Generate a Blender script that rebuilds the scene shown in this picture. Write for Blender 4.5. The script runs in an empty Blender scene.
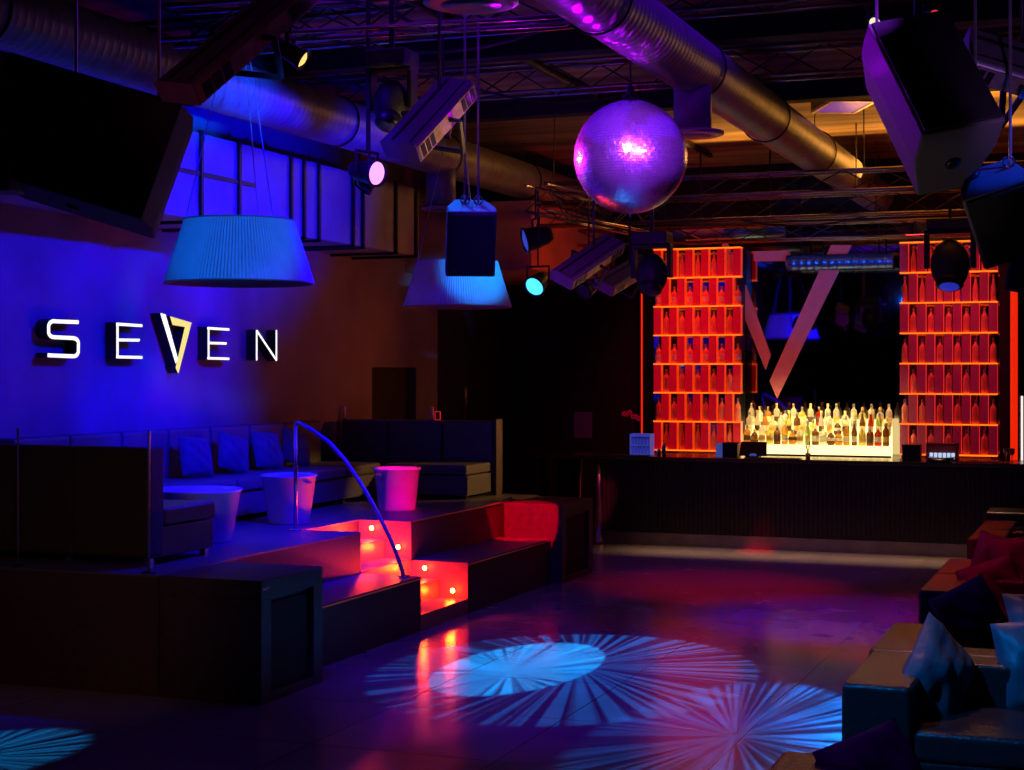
import bpy, math, random
from mathutils import Vector, Matrix
random.seed(7)
C = bpy.context.scene.collection
PI = math.pi
# ------------------------------------------------------------------ camera frame
F = 1600.0; CX = 512.0; HZ = 372.0; H = 2.25
TH = math.atan(613.0 / 1600.0)
S_, C_ = math.sin(TH), math.cos(TH)
def _pt(u, v, d):
    a = (u - CX) / F
    return Vector((d * (-S_ + a * C_), d * (C_ + a * S_), H + (HZ - v) / F * d))
def FD(u, v, d): return _pt(u, v, d)
def FZ(u, v, z): return _pt(u, v, F * (H - z) / (v - HZ))
def FX(u, v, x): return _pt(u, v, x / (-S_ + (u - CX) / F * C_))
def FY(u, v, y): return _pt(u, v, y / (C_ + (u - CX) / F * S_))
RIGHT = Vector((C_, S_, 0)); FWD = Vector((-S_, C_, 0)); UP = Vector((0, 0, 1))

# ------------------------------------------------------------------ materials
MATS = {}
def mat(name, col, rough=0.5, metal=0.0, spec=0.5, emit=None, es=0.0, noise=0.0, nscale=8.0,
        bump=0.0, bscale=40.0, trans=0.0, coat=0.0, alpha=1.0, ior=1.45):
    if name in MATS: return MATS[name]
    m = bpy.data.materials.new(name); m.use_nodes = True
    nt = m.node_tree; b = nt.nodes['Principled BSDF']
    b.inputs['Base Color'].default_value = (*col, 1)
    b.inputs['Roughness'].default_value = rough
    b.inputs['Metallic'].default_value = metal
    b.inputs['Specular IOR Level'].default_value = spec
    b.inputs['Transmission Weight'].default_value = trans
    b.inputs['Coat Weight'].default_value = coat
    b.inputs['IOR'].default_value = ior
    if emit:
        b.inputs['Emission Color'].default_value = (*emit, 1)
        b.inputs['Emission Strength'].default_value = es
    tc = nt.nodes.new('ShaderNodeTexCoord')
    if noise > 0:
        n = nt.nodes.new('ShaderNodeTexNoise'); n.inputs['Scale'].default_value = nscale
        n.inputs['Detail'].default_value = 6
        nt.links.new(tc.outputs['Object'], n.inputs['Vector'])
        r = nt.nodes.new('ShaderNodeValToRGB')
        r.color_ramp.elements[0].position = 0.3; r.color_ramp.elements[1].position = 0.72
        r.color_ramp.elements[0].color = (*[c * (1 - noise) for c in col], 1)
        r.color_ramp.elements[1].color = (*[min(1, c * (1 + noise)) for c in col], 1)
        nt.links.new(n.outputs['Fac'], r.inputs['Fac']); nt.links.new(r.outputs['Color'], b.inputs['Base Color'])
    if bump > 0:
        n = nt.nodes.new('ShaderNodeTexNoise'); n.inputs['Scale'].default_value = bscale
        n.inputs['Detail'].default_value = 4
        nt.links.new(tc.outputs['Object'], n.inputs['Vector'])
        bp = nt.nodes.new('ShaderNodeBump'); bp.inputs['Strength'].default_value = bump
        bp.inputs['Distance'].default_value = 0.02
        nt.links.new(n.outputs['Fac'], bp.inputs['Height']); nt.links.new(bp.outputs['Normal'], b.inputs['Normal'])
    MATS[name] = m
    return m

def floor_mat():
    m = mat('polished_floor', (0.15, 0.145, 0.15), 0.22, 0, 0.65)
    nt = m.node_tree; b = nt.nodes['Principled BSDF']
    tc = nt.nodes.new('ShaderNodeTexCoord')
    mp = nt.nodes.new('ShaderNodeMapping'); mp.inputs['Location'].default_value = (3.4, -0.2, 0)
    nt.links.new(tc.outputs['Object'], mp.inputs['Vector'])
    br = nt.nodes.new('ShaderNodeTexBrick'); br.offset = 0.0; br.squash = 1.0
    br.inputs['Scale'].default_value = 1.0; br.inputs['Brick Width'].default_value = 1.2
    br.inputs['Row Height'].default_value = 1.2; br.inputs['Mortar Size'].default_value = 0.004
    br.inputs['Color1'].default_value = (0.27, 0.265, 0.27, 1); br.inputs['Color2'].default_value = (0.24, 0.235, 0.24, 1)
    br.inputs['Mortar'].default_value = (0.02, 0.02, 0.02, 1)
    nt.links.new(mp.outputs['Vector'], br.inputs['Vector'])
    n = nt.nodes.new('ShaderNodeTexNoise'); n.inputs['Scale'].default_value = 2.0; n.inputs['Detail'].default_value = 2
    nt.links.new(tc.outputs['Object'], n.inputs['Vector'])
    mx = nt.nodes.new('ShaderNodeMixRGB'); mx.blend_type = 'MULTIPLY'; mx.inputs['Fac'].default_value = 0.35
    nt.links.new(br.outputs['Color'], mx.inputs['Color1']); nt.links.new(n.outputs['Fac'], mx.inputs['Color2'])
    nt.links.new(mx.outputs['Color'], b.inputs['Base Color'])
    r = nt.nodes.new('ShaderNodeMapRange'); r.inputs['To Min'].default_value = 0.12; r.inputs['To Max'].default_value = 0.26
    nt.links.new(n.outputs['Fac'], r.inputs['Value']); nt.links.new(r.outputs['Result'], b.inputs['Roughness'])
    return m

def plank_mat():
    m = mat('ceiling_slab', (0.3, 0.2, 0.12), 0.8)
    nt = m.node_tree; b = nt.nodes['Principled BSDF']
    tc = nt.nodes.new('ShaderNodeTexCoord')
    mp = nt.nodes.new('ShaderNodeMapping'); mp.inputs['Scale'].default_value = (0.25, 2.2, 1)
    nt.links.new(tc.outputs['Object'], mp.inputs['Vector'])
    n = nt.nodes.new('ShaderNodeTexNoise'); n.inputs['Scale'].default_value = 1.6; n.inputs['Detail'].default_value = 5
    nt.links.new(mp.outputs['Vector'], n.inputs['Vector'])
    r = nt.nodes.new('ShaderNodeValToRGB')
    r.color_ramp.elements[0].position = 0.35; r.color_ramp.elements[1].position = 0.7
    r.color_ramp.elements[0].color = (0.10, 0.06, 0.035, 1); r.color_ramp.elements[1].color = (0.42, 0.29, 0.17, 1)
    nt.links.new(n.outputs['Fac'], r.inputs['Fac']); nt.links.new(r.outputs['Color'], b.inputs['Base Color'])
    return m

def emis(name, col, s): return mat(name, (0.02, 0.02, 0.02), 0.5, emit=col, es=s)

M_floor = floor_mat(); M_ceil = plank_mat()
M_plaster = mat('wall_plaster', (0.34, 0.26, 0.22), 0.85, noise=0.22, nscale=1.3, bump=0.15, bscale=12)
M_blackwall = mat('black_wall', (0.012, 0.011, 0.012), 0.8, noise=0.3)
M_leather = mat('dark_leather', (0.035, 0.03, 0.034), 0.36, bump=0.35, bscale=60)
M_leather2 = mat('lounge_leather', (0.032, 0.026, 0.025), 0.27, bump=0.3, bscale=50)
M_vinyl = mat('banquette_vinyl', (0.10, 0.09, 0.12), 0.45, bump=0.2, bscale=30)
M_sofaback = mat('sofa_back_fabric', (0.045, 0.032, 0.028), 0.8, bump=0.3, bscale=90)
M_carpet = mat('stage_carpet', (0.12, 0.10, 0.11), 0.36, noise=0.2, nscale=30, bump=0.2, bscale=90)
M_stage = mat('stage_panel', (0.07, 0.04, 0.035), 0.55, noise=0.15, nscale=20)
M_box = mat('stage_box_veneer', (0.06, 0.04, 0.04), 0.5, noise=0.2, nscale=15)
M_step = mat('painted_step', (0.36, 0.17, 0.10), 0.35, noise=0.15, nscale=20)
M_nose = mat('brass_nosing', (0.75, 0.55, 0.3), 0.3, metal=0.9)
M_steel = mat('brushed_steel', (0.6, 0.58, 0.6), 0.25, metal=1.0, noise=0.1)
M_steelr = mat('kick_plate_steel', (0.3, 0.24, 0.25), 0.38, metal=0.9, noise=0.15, nscale=5)
M_duct = mat('galvanised_duct', (0.22, 0.20, 0.195), 0.45, metal=0.35, noise=0.25, nscale=6)
M_duct2 = mat('painted_sheet_metal', (0.34, 0.32, 0.33), 0.55, metal=0.3, noise=0.15, nscale=3)
M_black = mat('black_metal', (0.02, 0.019, 0.022), 0.4, metal=0.4, noise=0.2)
M_truss = mat('truss_aluminium', (0.42, 0.34, 0.26), 0.25, metal=0.9, noise=0.2)
M_lace = mat('truss_lacing_black', (0.02, 0.018, 0.018), 0.5, noise=0.2)
M_blackp = mat('black_plastic', (0.015, 0.014, 0.017), 0.5, noise=0.2)
M_grille = mat('speaker_grille', (0.012, 0.011, 0.015), 0.6, bump=0.6, bscale=200)
M_spk = mat('speaker_paint', (0.09, 0.085, 0.085), 0.55, bump=0.2, bscale=120)
M_scan = mat('fixture_housing', (0.17, 0.16, 0.19), 0.4, metal=0.3, noise=0.15)
M_vent = mat('vent_metal', (0.5, 0.36, 0.22), 0.35, metal=0.7, noise=0.4, nscale=10)
M_bucket = mat('white_plastic', (0.82, 0.82, 0.86), 0.22, noise=0.02, coat=0.3)
M_shade = mat('pleated_fabric', (0.75, 0.75, 0.8), 0.7, noise=0.05)
M_shadein = mat('shade_lining', (0.35, 0.24, 0.22), 0.8, noise=0.1)
M_wire = mat('steel_cable', (0.6, 0.6, 0.65), 0.3, metal=0.8, noise=0.1)
M_mirror = mat('tinted_mirror', (0.30, 0.28, 0.32), 0.03, metal=1.0)
M_tile = mat('mirror_facets', (0.85, 0.8, 1.0), 0.27, metal=0.92)
M_tile2 = mat('mirror_facets_sharp', (1.0, 0.95, 1.0), 0.25, metal=1.0)
M_core = mat('ball_core', (0.05, 0.03, 0.07), 0.5, noise=0.1)
M_bar = mat('bar_front_panel', (0.022, 0.014, 0.011), 0.5, noise=0.2, nscale=30)
M_top = mat('bar_top_stone', (0.06, 0.045, 0.045), 0.2, noise=0.4, nscale=60)
M_block = mat('rack_acrylic_glow', (0.40, 0.03, 0.05), 0.35, emit=(0.75, 0.0, 0.014), es=0.30, noise=0.1)  # shelf LED light on the blocks put in as a red glow
M_blockr = mat('rack_acrylic_purple_glow', (0.35, 0.10, 0.17), 0.35, emit=(0.5, 0.0, 0.05), es=0.13, noise=0.1)  # same blocks, weaker glow, with purple light put into the colour
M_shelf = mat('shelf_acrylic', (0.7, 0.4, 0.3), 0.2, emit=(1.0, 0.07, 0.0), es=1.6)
M_edge = mat('edge_glow', (0.7, 0.3, 0.2), 0.3, emit=(1.0, 0.05, 0.0), es=0.6)  # orange shelf light put in as a glow on one side face
M_edger = mat('edge_glow_dim', (0.7, 0.3, 0.2), 0.3, emit=(1.0, 0.03, 0.02), es=0.5)  # dimmer copy of the painted side-face glow, for the right rack
M_strip = emis('shelf_led_strip', (1.0, 0.15, 0.004), 1.9)
M_led = emis('red_led_tube', (1.0, 0.02, 0.002), 0.85)
M_ledw = emis('white_led_tube', (1.0, 0.8, 0.75), 1.2)
M_glassr = mat('bottle_glass', (1.0, 0.35, 0.28), 0.12, trans=0.25, noise=0.02)
M_glow = emis('light_box', (1.0, 0.74, 0.26), 2.6)
M_vlogo = mat('logo_panel_pink', (0.62, 0.2, 0.24), 0.5, emit=(0.85, 0.08, 0.12), es=0.13, noise=0.08)
M_white = emis('letter_white', (1, 1, 1), 1.3)
M_yellow = emis('letter_yellow', (1.0, 0.82, 0.22), 0.95)
M_pillow = mat('velvet_pillow', (0.09, 0.085, 0.12), 0.75, bump=0.5, bscale=7, noise=0.2)
M_pillowd = mat('black_velvet_pillow', (0.03, 0.028, 0.04), 0.7, bump=0.5, bscale=7, noise=0.2)
M_pillow2 = mat('satin_pillow', (0.09, 0.13, 0.16), 0.42, bump=0.6, bscale=7, noise=0.15)
M_paper = mat('notice_paper', (0.16, 0.15, 0.42), 0.7, noise=0.05)
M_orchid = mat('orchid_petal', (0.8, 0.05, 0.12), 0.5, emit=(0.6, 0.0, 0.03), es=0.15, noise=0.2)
M_stem = mat('orchid_stem', (0.06, 0.1, 0.03), 0.6, noise=0.2)
M_tumbler = mat('tumbler_glass', (0.8, 0.85, 1.0), 0.05, trans=0.8, noise=0.02)
M_crate = mat('crate_lit_blue', (0.10, 0.12, 0.6), 0.4, emit=(0.12, 0.14, 0.9), es=0.25)  # blue light falling on the crate put into its colour and emission
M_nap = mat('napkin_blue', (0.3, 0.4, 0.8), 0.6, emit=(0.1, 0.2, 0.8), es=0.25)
M_door = mat('dark_door', (0.02, 0.012, 0.01), 0.6, noise=0.2)
M_bulk = mat('bulkhead_paint', (0.34, 0.17, 0.12), 0.8, noise=0.2, nscale=2)
M_tube = mat('ribbed_tube', (0.2, 0.35, 0.6), 0.25, metal=0.7, noise=0.3, nscale=4)

# ------------------------------------------------------------------ mesh builder
class MB:
    def __init__(s): s.v = []; s.f = []; s.m = []; s.sm = []; s.mats = []; s.cur = 0; s.T = None
    def use(s, m):
        if m not in s.mats: s.mats.append(m)
        s.cur = s.mats.index(m); return s
    def add(s, vs, fs, smooth=False):
        o = len(s.v)
        for p in vs:
            p = Vector(p)
            s.v.append(tuple(s.T @ p) if s.T is not None else tuple(p))
        for f in fs:
            s.f.append([i + o for i in f]); s.m.append(s.cur); s.sm.append(smooth)
    def box(s, x0, x1, y0, y1, z0, z1):
        v = [(x0,y0,z0),(x1,y0,z0),(x1,y1,z0),(x0,y1,z0),(x0,y0,z1),(x1,y0,z1),(x1,y1,z1),(x0,y1,z1)]
        s.add(v, [(3,2,1,0),(4,5,6,7),(0,1,5,4),(1,2,6,5),(2,3,7,6),(3,0,4,7)]); return s
    def prism(s, poly, z0, z1):
        n = len(poly)
        ar = sum(poly[i][0]*poly[(i+1)%n][1]-poly[(i+1)%n][0]*poly[i][1] for i in range(n))
        if ar < 0: poly = poly[::-1]
        v = [(p[0],p[1],z0) for p in poly] + [(p[0],p[1],z1) for p in poly]
        f = [tuple(range(n-1,-1,-1)), tuple(range(n,2*n))]
        f += [(i,(i+1)%n,(i+1)%n+n,i+n) for i in range(n)]
        s.add(v, f); return s
    def tube(s, pts, r, n=8, cap=True, closed=False):
        pts = [Vector(p) for p in pts]; k = len(pts)
        rs = r if isinstance(r, (list, tuple)) else [r]*k
        rings = []; ref = None
        for i, p in enumerate(pts):
            if closed: t = pts[(i+1)%k]-pts[i-1]
            elif i == 0: t = pts[1]-p
            elif i == k-1: t = p-pts[i-1]
            else: t = pts[i+1]-pts[i-1]
            t.normalize()
            if ref is None: ref = Vector((0,0,1)) if abs(t.z) < 0.9 else Vector((1,0,0))
            a = t.cross(ref)
            if a.length < 1e-4: a = t.cross(Vector((0,1,0)))
            a.normalize(); b = t.cross(a); 
            rings.append([p + (a*math.cos(2*PI*j/n) + b*math.sin(2*PI*j/n))*rs[i] for j in range(n)])
        v = [q for rg in rings for q in rg]; f = []
        for i in range(k if closed else k-1):
            i2 = (i+1) % k
            for j in range(n):
                f.append((i*n+j, i*n+(j+1)%n, i2*n+(j+1)%n, i2*n+j))
        if cap and not closed:
            f.append(tuple(range(n-1,-1,-1))); f.append(tuple((k-1)*n+j for j in range(n)))
        s.add(v, f, n > 6); return s
    def lathe(s, prof, n=24, c=(0,0,0), cap=True):
        v = []; f = []
        for r, z in prof:
            for j in range(n):
                a = 2*PI*j/n; v.append((c[0]+r*math.cos(a), c[1]+r*math.sin(a), c[2]+z))
        for i in range(len(prof)-1):
            for j in range(n):
                f.append((i*n+j, i*n+(j+1)%n, (i+1)*n+(j+1)%n, (i+1)*n+j))
        if cap:
            if prof[0][0] > 1e-4: f.append(tuple(range(n-1,-1,-1)))
            if prof[-1][0] > 1e-4: f.append(tuple((len(prof)-1)*n+j for j in range(n)))
        s.add(v, f, True); return s
    def ball(s, c, r, n=12, k=8):
        rx = r if isinstance(r, (tuple, list)) else (r, r, r)
        v = []; f = []
        for i in range(k+1):
            ph = PI*i/k
            for j in range(n):
                a = 2*PI*j/n
                v.append((c[0]+rx[0]*math.sin(ph)*math.cos(a), c[1]+rx[1]*math.sin(ph)*math.sin(a), c[2]-rx[2]*math.cos(ph)))
        for i in range(k):
            for j in range(n): f.append((i*n+j, i*n+(j+1)%n, (i+1)*n+(j+1)%n, (i+1)*n+j))
        s.add(v, f, True); return s
    def build(s, name, m=None, parent=None, loc=None, bevel=0.0, seg=2):
        me = bpy.data.meshes.new(name)
        me.from_pydata(s.v, [], s.f)
        if m is not None and not s.mats: s.mats = [m]
        for q in s.mats: me.materials.append(q)
        me.polygons.foreach_set('material_index', s.m)
        me.polygons.foreach_set('use_smooth', s.sm)
        me.update()
        o = bpy.data.objects.new(name, me); C.objects.link(o)
        if parent: o.parent = parent
        if loc is not None: o.location = loc
        if bevel > 0:
            b = o.modifiers.new('bevel', 'BEVEL'); b.width = bevel; b.segments = seg; b.limit_method = 'ANGLE'
            b.angle_limit = math.radians(40)
        return o

def tag(o, label, cat, group=None):
    o['label'] = label; o['category'] = cat
    if group: o['group'] = group
    return o
def thing(name, label, cat, loc=(0,0,0), rz=0.0, group=None):
    o = bpy.data.objects.new(name, None); C.objects.link(o)
    o.location = loc; o.rotation_euler = (0, 0, rz); o.empty_display_size = 0.1
    return tag(o, label, cat, group)
def struct(o): o['kind'] = 'structure'; return o
def copy_tree(o, parent=None):
    c = o.copy(); C.objects.link(c)
    if parent: c.parent = parent
    for ch in list(o.children): copy_tree(ch, c)
    return c
def frame(loc, zdir, xhint=(0,0,1)):
    """matrix whose local +Z points along zdir and local X close to xhint"""
    z = Vector(zdir).normalized(); x = Vector(xhint) - z*z.dot(Vector(xhint))
    if x.length < 1e-3: x = Vector((1,0,0)) - z*z.x
    x.normalize(); y = z.cross(x)
    m = Matrix((x, y, z)).transposed().to_4x4(); m.translation = Vector(loc)
    return m
ORD = ['first','second','third','fourth','fifth','sixth','seventh','eighth','ninth','tenth','eleventh','twelfth',
       'thirteenth','fourteenth','fifteenth','sixteenth','seventeenth','eighteenth','nineteenth','twentieth']

# ------------------------------------------------------------------ camera
cam = bpy.data.cameras.new('camera'); co = bpy.data.objects.new('camera', cam); C.objects.link(co)
cam.sensor_width = 36.0; cam.lens = 36.0 * F / 1024.0; cam.shift_y = (HZ - 385.0) / 1024.0
cam.clip_start = 0.05; cam.clip_end = 200
co.location = (0, 0, H); co.rotation_euler = (PI/2, 0, TH)
bpy.context.scene.camera = co

# ------------------------------------------------------------------ room shell
XL, XR, YF, YB, ZC = -8.75, 2.6, -2.5, 22.5, 5.2
struct(MB().box(XL-.2, XR+.2, YF-.2, YB+.2, -.2, 0).build('floor', M_floor))
struct(MB().box(XL-.2, XR+.2, YF-.2, YB+.2, ZC, ZC+.2).build('ceiling', M_ceil))
dy0, dy1, dz1 = FX(372, 400, XL).y, FX(416, 400, XL).y, FX(394, 369, XL).z + 0.02
w = MB(); w.box(XL-.2, XL, YF, dy0, 0, ZC); w.box(XL-.2, XL, dy1, YB-2.5, 0, ZC); w.box(XL-.2, XL, dy0, dy1, dz1, ZC)
w.box(XL-.2, XL, YB-2.5, YB, 0, ZC)
w.mats = [M_plaster, M_blackwall]
for i in range(18, 24): w.m[i] = 1
struct(w.build('wall_left'))
struct(MB().box(XL-.2, XR+.2, YB, YB+.2, 0, ZC).build('wall_back', M_blackwall))
struct(MB().box(XR, XR+.2, YF, YB, 0, ZC).build('wall_right', M_blackwall))
struct(MB().box(XL-.2, XR+.2, YF-.2, YF, 0, ZC).build('wall_front', M_blackwall))
d = struct(MB().box(XL-.16, XL-.10, dy0, dy1, 0, dz1).build('door_1', M_door, bevel=.005))
h = MB(); h.tube([(XL-.10, dy0+.12, 1.05), (XL-.04, dy0+.12, 1.05), (XL-.04, dy0+.26, 1.05)], .012); h.build('door_handle', M_steel, d)
# orange-red bulkhead box hanging from the ceiling in the far left corner
struct(MB().box(XL, -7.0, 18.95, YB, 3.55, 4.42).build('trim_1', M_bulk))
# notice on the black wall
p = FY(574, 412, YB-.01); q = FY(592, 438, YB-.01)
tag(MB().box(p.x, q.x, YB-.012, YB, q.z, p.z).build('notice_board', M_paper), 'faint violet notice sheet pinned on the black wall left of the bar', 'notice')

# ------------------------------------------------------------------ stage
Z1, Z2 = 0.84, 0.475
XU, XT, YA, YC = -6.29, -5.71, 12.69, 13.76
st = thing('stage_platform', 'raised dark carpeted stage platform carrying the banquettes along the sign wall', 'stage')
m = MB()
poly = [(XL+.01, 9.47), (-6.25, 9.47), (-6.25, 10.37), (XU, 10.37), (XU, YA), (-6.84, YA), (-6.84, YC), (XU, YC), (XU, 17.3), (XL+.01, 17.3)]
m.use(M_stage).prism(poly, 0, Z1-.012); m.use(M_carpet).prism(poly, Z1-.012, Z1)
m.build('deck', parent=st)
def nosing(pts, par):
    n = MB()
    for a, b in zip(pts[:-1], pts[1:]): n.tube([a, b], .007, 6)
    n.build('nosing', M_nose, par)
nosing([(XU+.003, YC+.02, Z1-.004), (XU+.003, 16.04, Z1-.004)], st)
def tier(y0, y1, label):
    t = thing('seating_tier', label, 'stage step', group='lower seating tiers')
    a = MB(); a.use(M_stage).box(XU+.002, XT, y0, y1, 0, Z2-.012).use(M_carpet).box(XU+.002, XT, y0, y1, Z2-.012, Z2)
    a.build('tread_block', parent=t)
    nosing([(XT+.003, y0, Z2-.02), (XT+.003, y1, Z2-.02)], t)
    return t
tier(10.375, YA, 'low seating tier left of the red-lit steps, beside the front end box')
tier(YC, 16.045, 'low seating tier right of the red-lit steps, running toward the bar')
# stairs
sf = thing('stair_flight', 'short flight of four red-lit steps cut into the stage', 'steps')
for x0, x1, z in ((-6.0, XT-.0, .14), (-6.285, -6.0, .315), (-6.56, -6.285, .49), (-6.838, -6.56, .665)):
    MB().box(x0, x1, YA+.004, YC-.004, 0, z).build('step', M_step, sf, bevel=.004)
# cheek panels lining the stairwell
ck = thing('stairwell_cheek', 'tall glossy cheek panel on the right side of the step opening', 'panel')
c_ = MB(); c_.box(-6.838, XU, YC-.004, YC-.0, .665, Z1-.002); c_.build('upper_panel', M_step, ck)
c_ = MB(); c_.box(-6.56, XU, YC-.004, YC, .49, .665); c_.box(XU, XT-.002, YC-.004, YC, .14, Z2-.002); c_.box(-6.285,-6.0,YC-.0035,YC,.315,Z2-.002)
c_.build('lower_panel', M_step, ck)
# step lights
LIGHTS = []
def lamp(kind, name, loc, col, power, target=None, size=0.05, angle=60, blend=0.3, parent=None, size_y=None, spec=1.0):
    l = bpy.data.lights.new(name, kind); o = bpy.data.objects.new(name, l); C.objects.link(o)
    l.color = col; l.energy = power; l.specular_factor = spec
    if kind == 'AREA':
        l.size = size
        if size_y: l.shape = 'RECTANGLE'; l.size_y = size_y
    else: l.shadow_soft_size = size
    if kind == 'SPOT': l.spot_size = math.radians(angle); l.spot_blend = blend
    o.location = loc
    if target is not None:
        o.rotation_euler = (Vector(target) - Vector(loc)).to_track_quat('-Z', 'Y').to_euler()
    if parent: o.parent = parent
    return o
M_sl = emis('step_lamp_lens', (1.0, 0.42, 0.06), 25.0)
sn = ['top step', 'second step from the top', 'third step from the top', 'lowest step']
for i, (u, v) in enumerate(((372, 528), (398.5, 547), (425, 568), (453, 590.5))):
    P = FY(u, v, YC - .004)
    t = thing('step_light', 'small round orange lamp in the stairwell side above the ' + sn[i], 'lamp', P, group='step lamps beside the red stairs')
    b = MB(); b.T = frame((0,0,0), (0,-1,0)); b.lathe([(.034,-.0),(.034,.008),(.024,.012),(.024,0.002)], 16); b.build('bezel', M_steel, t)
    b = MB(); b.T = frame((0,0,0), (0,-1,0)); b.lathe([(.022,0),(.022,.010),(.012,.016),(0,.018)], 16, cap=False); b.build('lens', M_sl, t)
    lamp('POINT', 'step_light_glow', (0, -.12, .0), (1.0, 0.024, 0.001), 8.0, size=.02, parent=t)
    lamp('SPOT', 'step_light_beam', (0, -.03, .0), (1.0, 0.02, 0.0), 60.0, target=(-.1, -1, -.12), size=.02, angle=66, blend=.9, parent=t)
# end boxes with recessed panels
def end_box(y0, y1, label, badge=False, xr=-5.45):
    t = thing('end_box', label, 'box', ((-6.24+xr)/2, (y0+y1)/2, 0), group='stage end boxes')
    hx, hy = (6.24+xr)/2, (y1-y0)/2
    b = MB(); b.box(-hx, hx, -hy, hy, Z1-.13, Z1); b.box(-hx, hx, -hy, -hy+.14, 0, Z1-.13); b.box(-hx, hx, hy-.14, hy, 0, Z1-.13)
    b.box(-hx, hx-.05, -hy+.14, hy-.14, 0, Z1-.13); b.box(hx-.05, hx, -hy+.14, hy-.14, 0, .06); b.build('carcass', M_box, t, bevel=.004)
    MB().box(hx-.05, hx-.035, -hy+.17, hy-.17, .08, Z1-.17).build('recessed_panel', M_blackwall, t, bevel=.004)
    if badge:
        g = MB()
        for k in range(3): g.box(hx+.0, hx+.003, -hy+.02+k*.035, -hy+.045+k*.035, Z1-.07, Z1-.045)
        g.build('badge', M_steel, t)
    return t
end_box(9.47, 10.36, 'large dark end box at the front left corner of the stage', True, -5.44)
end_box(16.05, 17.1, 'dark end box with red-lit front at the far end of the stage', False, -5.58)
# small brass bits on top of far box
cd = FZ(524, 497, Z1); b = MB(); b.lathe([(.045,0),(.05,.01),(.045,.02),(.02,.022),(.02,.03)], 14)
tag(b.build('ashtray', M_steel, loc=(cd.x, 16.5, Z1)), 'small metal ashtray shining on top of the far end box', 'ashtray')

# handrail beside stairs
hr = thing('handrail', 'curved blue-lit handrail arching from its post down beside the steps', 'handrail', (-6.9, 12.62, 0))
b = MB(); b.lathe([(.06,Z1),(.06,Z1+.012),(.02,Z1+.015)], 16); b.build('post_flange', M_steel, hr, loc=(0,0,0))
ptop = FY(297, 422, 12.62).z
b = MB(); b.tube([(0,0,Z1+.01),(0,0,ptop)], .017, 10); b.build('post', M_steel, hr)
px = [(297,422),(312,430),(330,443),(345,460),(360,482),(375,508),(389,536),(398,558),(404,571)]
pp = [FY(u, v, 12.62) for u, v in px]
b = MB(); b.tube([(q.x+6.9, 0, max(q.z, Z2+.01)) for q in pp[:-1]] + [(pp[-1].x+6.9, 0, Z2+.005)], .018, 10); b.build('rail', mat('rail_enamel', (.35,.35,.5), .3, metal=.6), hr)
b = MB(); b.lathe([(.05,0),(.05,.012),(.02,.014)], 16); b.build('rail_flange', M_steel, hr, loc=(pp[-1].x+6.9, 0, Z2))
# thin stanchions on the front edge of the stage
for u, lab in ((149, 'slim dark stanchion standing at the right end of the near sofa back'), (18, 'slim dark stanchion near the left frame edge before the near sofa back')):
    y = 9.56; P = FY(u, 560, y)
    t = thing('stanchion', lab, 'post', (P.x, y, Z1), group='thin posts on the stage edge')
    MB().lathe([(.05,0),(.05,.01),(.012,.02)], 14).build('base', M_black, t)
    MB().lathe([(.009,.015),(.009,.98),(.013,.985),(.013,1.0),(0,1.005)], 10).build('pole', M_wire, t)

# ------------------------------------------------------------------ banquettes
def soft(b, x0, x1, y0, y1, z0, z1): b.box(x0, x1, y0, y1, z0, z1)
bq = thing('banquette', 'long blue-lit banquette running along the wall under the lit letters', 'sofa', (-8.7, 10.8, Z1), group='stage banquettes')
ys = [0, .77, 1.53, 2.29, 3.04, 3.80, 4.56, 5.4]
for a, c in zip(ys[:-1], ys[1:]):
    MB().box(0, .18, a+.006, c-.006, .04, .86).build('backrest', M_vinyl, bq, bevel=.03, seg=3)
    MB().box(.185, .93, a+.006, c-.006, .28, .40).build('seat_cushion', M_vinyl, bq, bevel=.03, seg=3)
MB().box(.185, .90, 0.01, 5.39, .05, .275).build('seat_base', M_vinyl, bq, bevel=.01)
b = MB()
for y in ys: 
    for x in (.25, .82): MB().box(x, x+.05, max(.02, min(y, 5.3)), max(.02, min(y, 5.3))+.05, 0, .05).build('foot', M_black, bq)
bb = thing('banquette', 'dark banquette across the stage end with golden-lit end panel', 'sofa', (-8.7, 16.28, Z1), group='stage banquettes')
xs = [0, .62, 1.31, 1.87+.08]
for a, c in zip(xs[:-1], xs[1:]):
    MB().box(a+.006, c-.006, .74, .92, .04, .85).build('backrest', M_vinyl, bb, bevel=.03, seg=3)
for a, c in ((.92, 1.31), (1.31, 1.93)):
    MB().box(a+.006, c-.006, 0, .735, .27, .38).build('seat_cushion', M_vinyl, bb, bevel=.02, seg=3)
MB().box(.95, 1.93, .02, .735, .04, .262).build('seat_base', M_vinyl, bb, bevel=.01)
MB().box(1.955, 1.99, .735, .93, .0, .87).build('end_panel', M_box, bb, bevel=.004)
for x in (.97, 1.85): MB().box(x, x+.05, .05, .1, 0, .04).build('foot', M_black, bb)
# near sofa with its back to the camera
ns = thing('sofa', 'dark high-backed sofa seen from behind on the front of the stage', 'sofa', (-6.57, 9.87, Z1))
for k in range(3):
    a, c = -.685*(k+1), -.685*k
    MB().box(a+.008, c-.008, 0, .17, .07, .86).build('backrest', M_sofaback, ns, bevel=.012, seg=2)
    MB().box(a+.008, c-.008, .175, .89, .28, .41).build('seat_cushion', M_leather, ns, bevel=.025, seg=3)
    MB().box(a+.02, c-.02, .02, .87, .055, .275).build('seat_base', M_leather, ns, bevel=.01)
b = MB()
for k in range(4):
    for y in (.04, .78): b = MB(); b.box(-.685*k-(.09 if k < 3 else -.03), -.685*k-(.04 if k < 3 else -.08), y, y+.05, 0, .056); b.build('foot', M_steel, ns)


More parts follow.
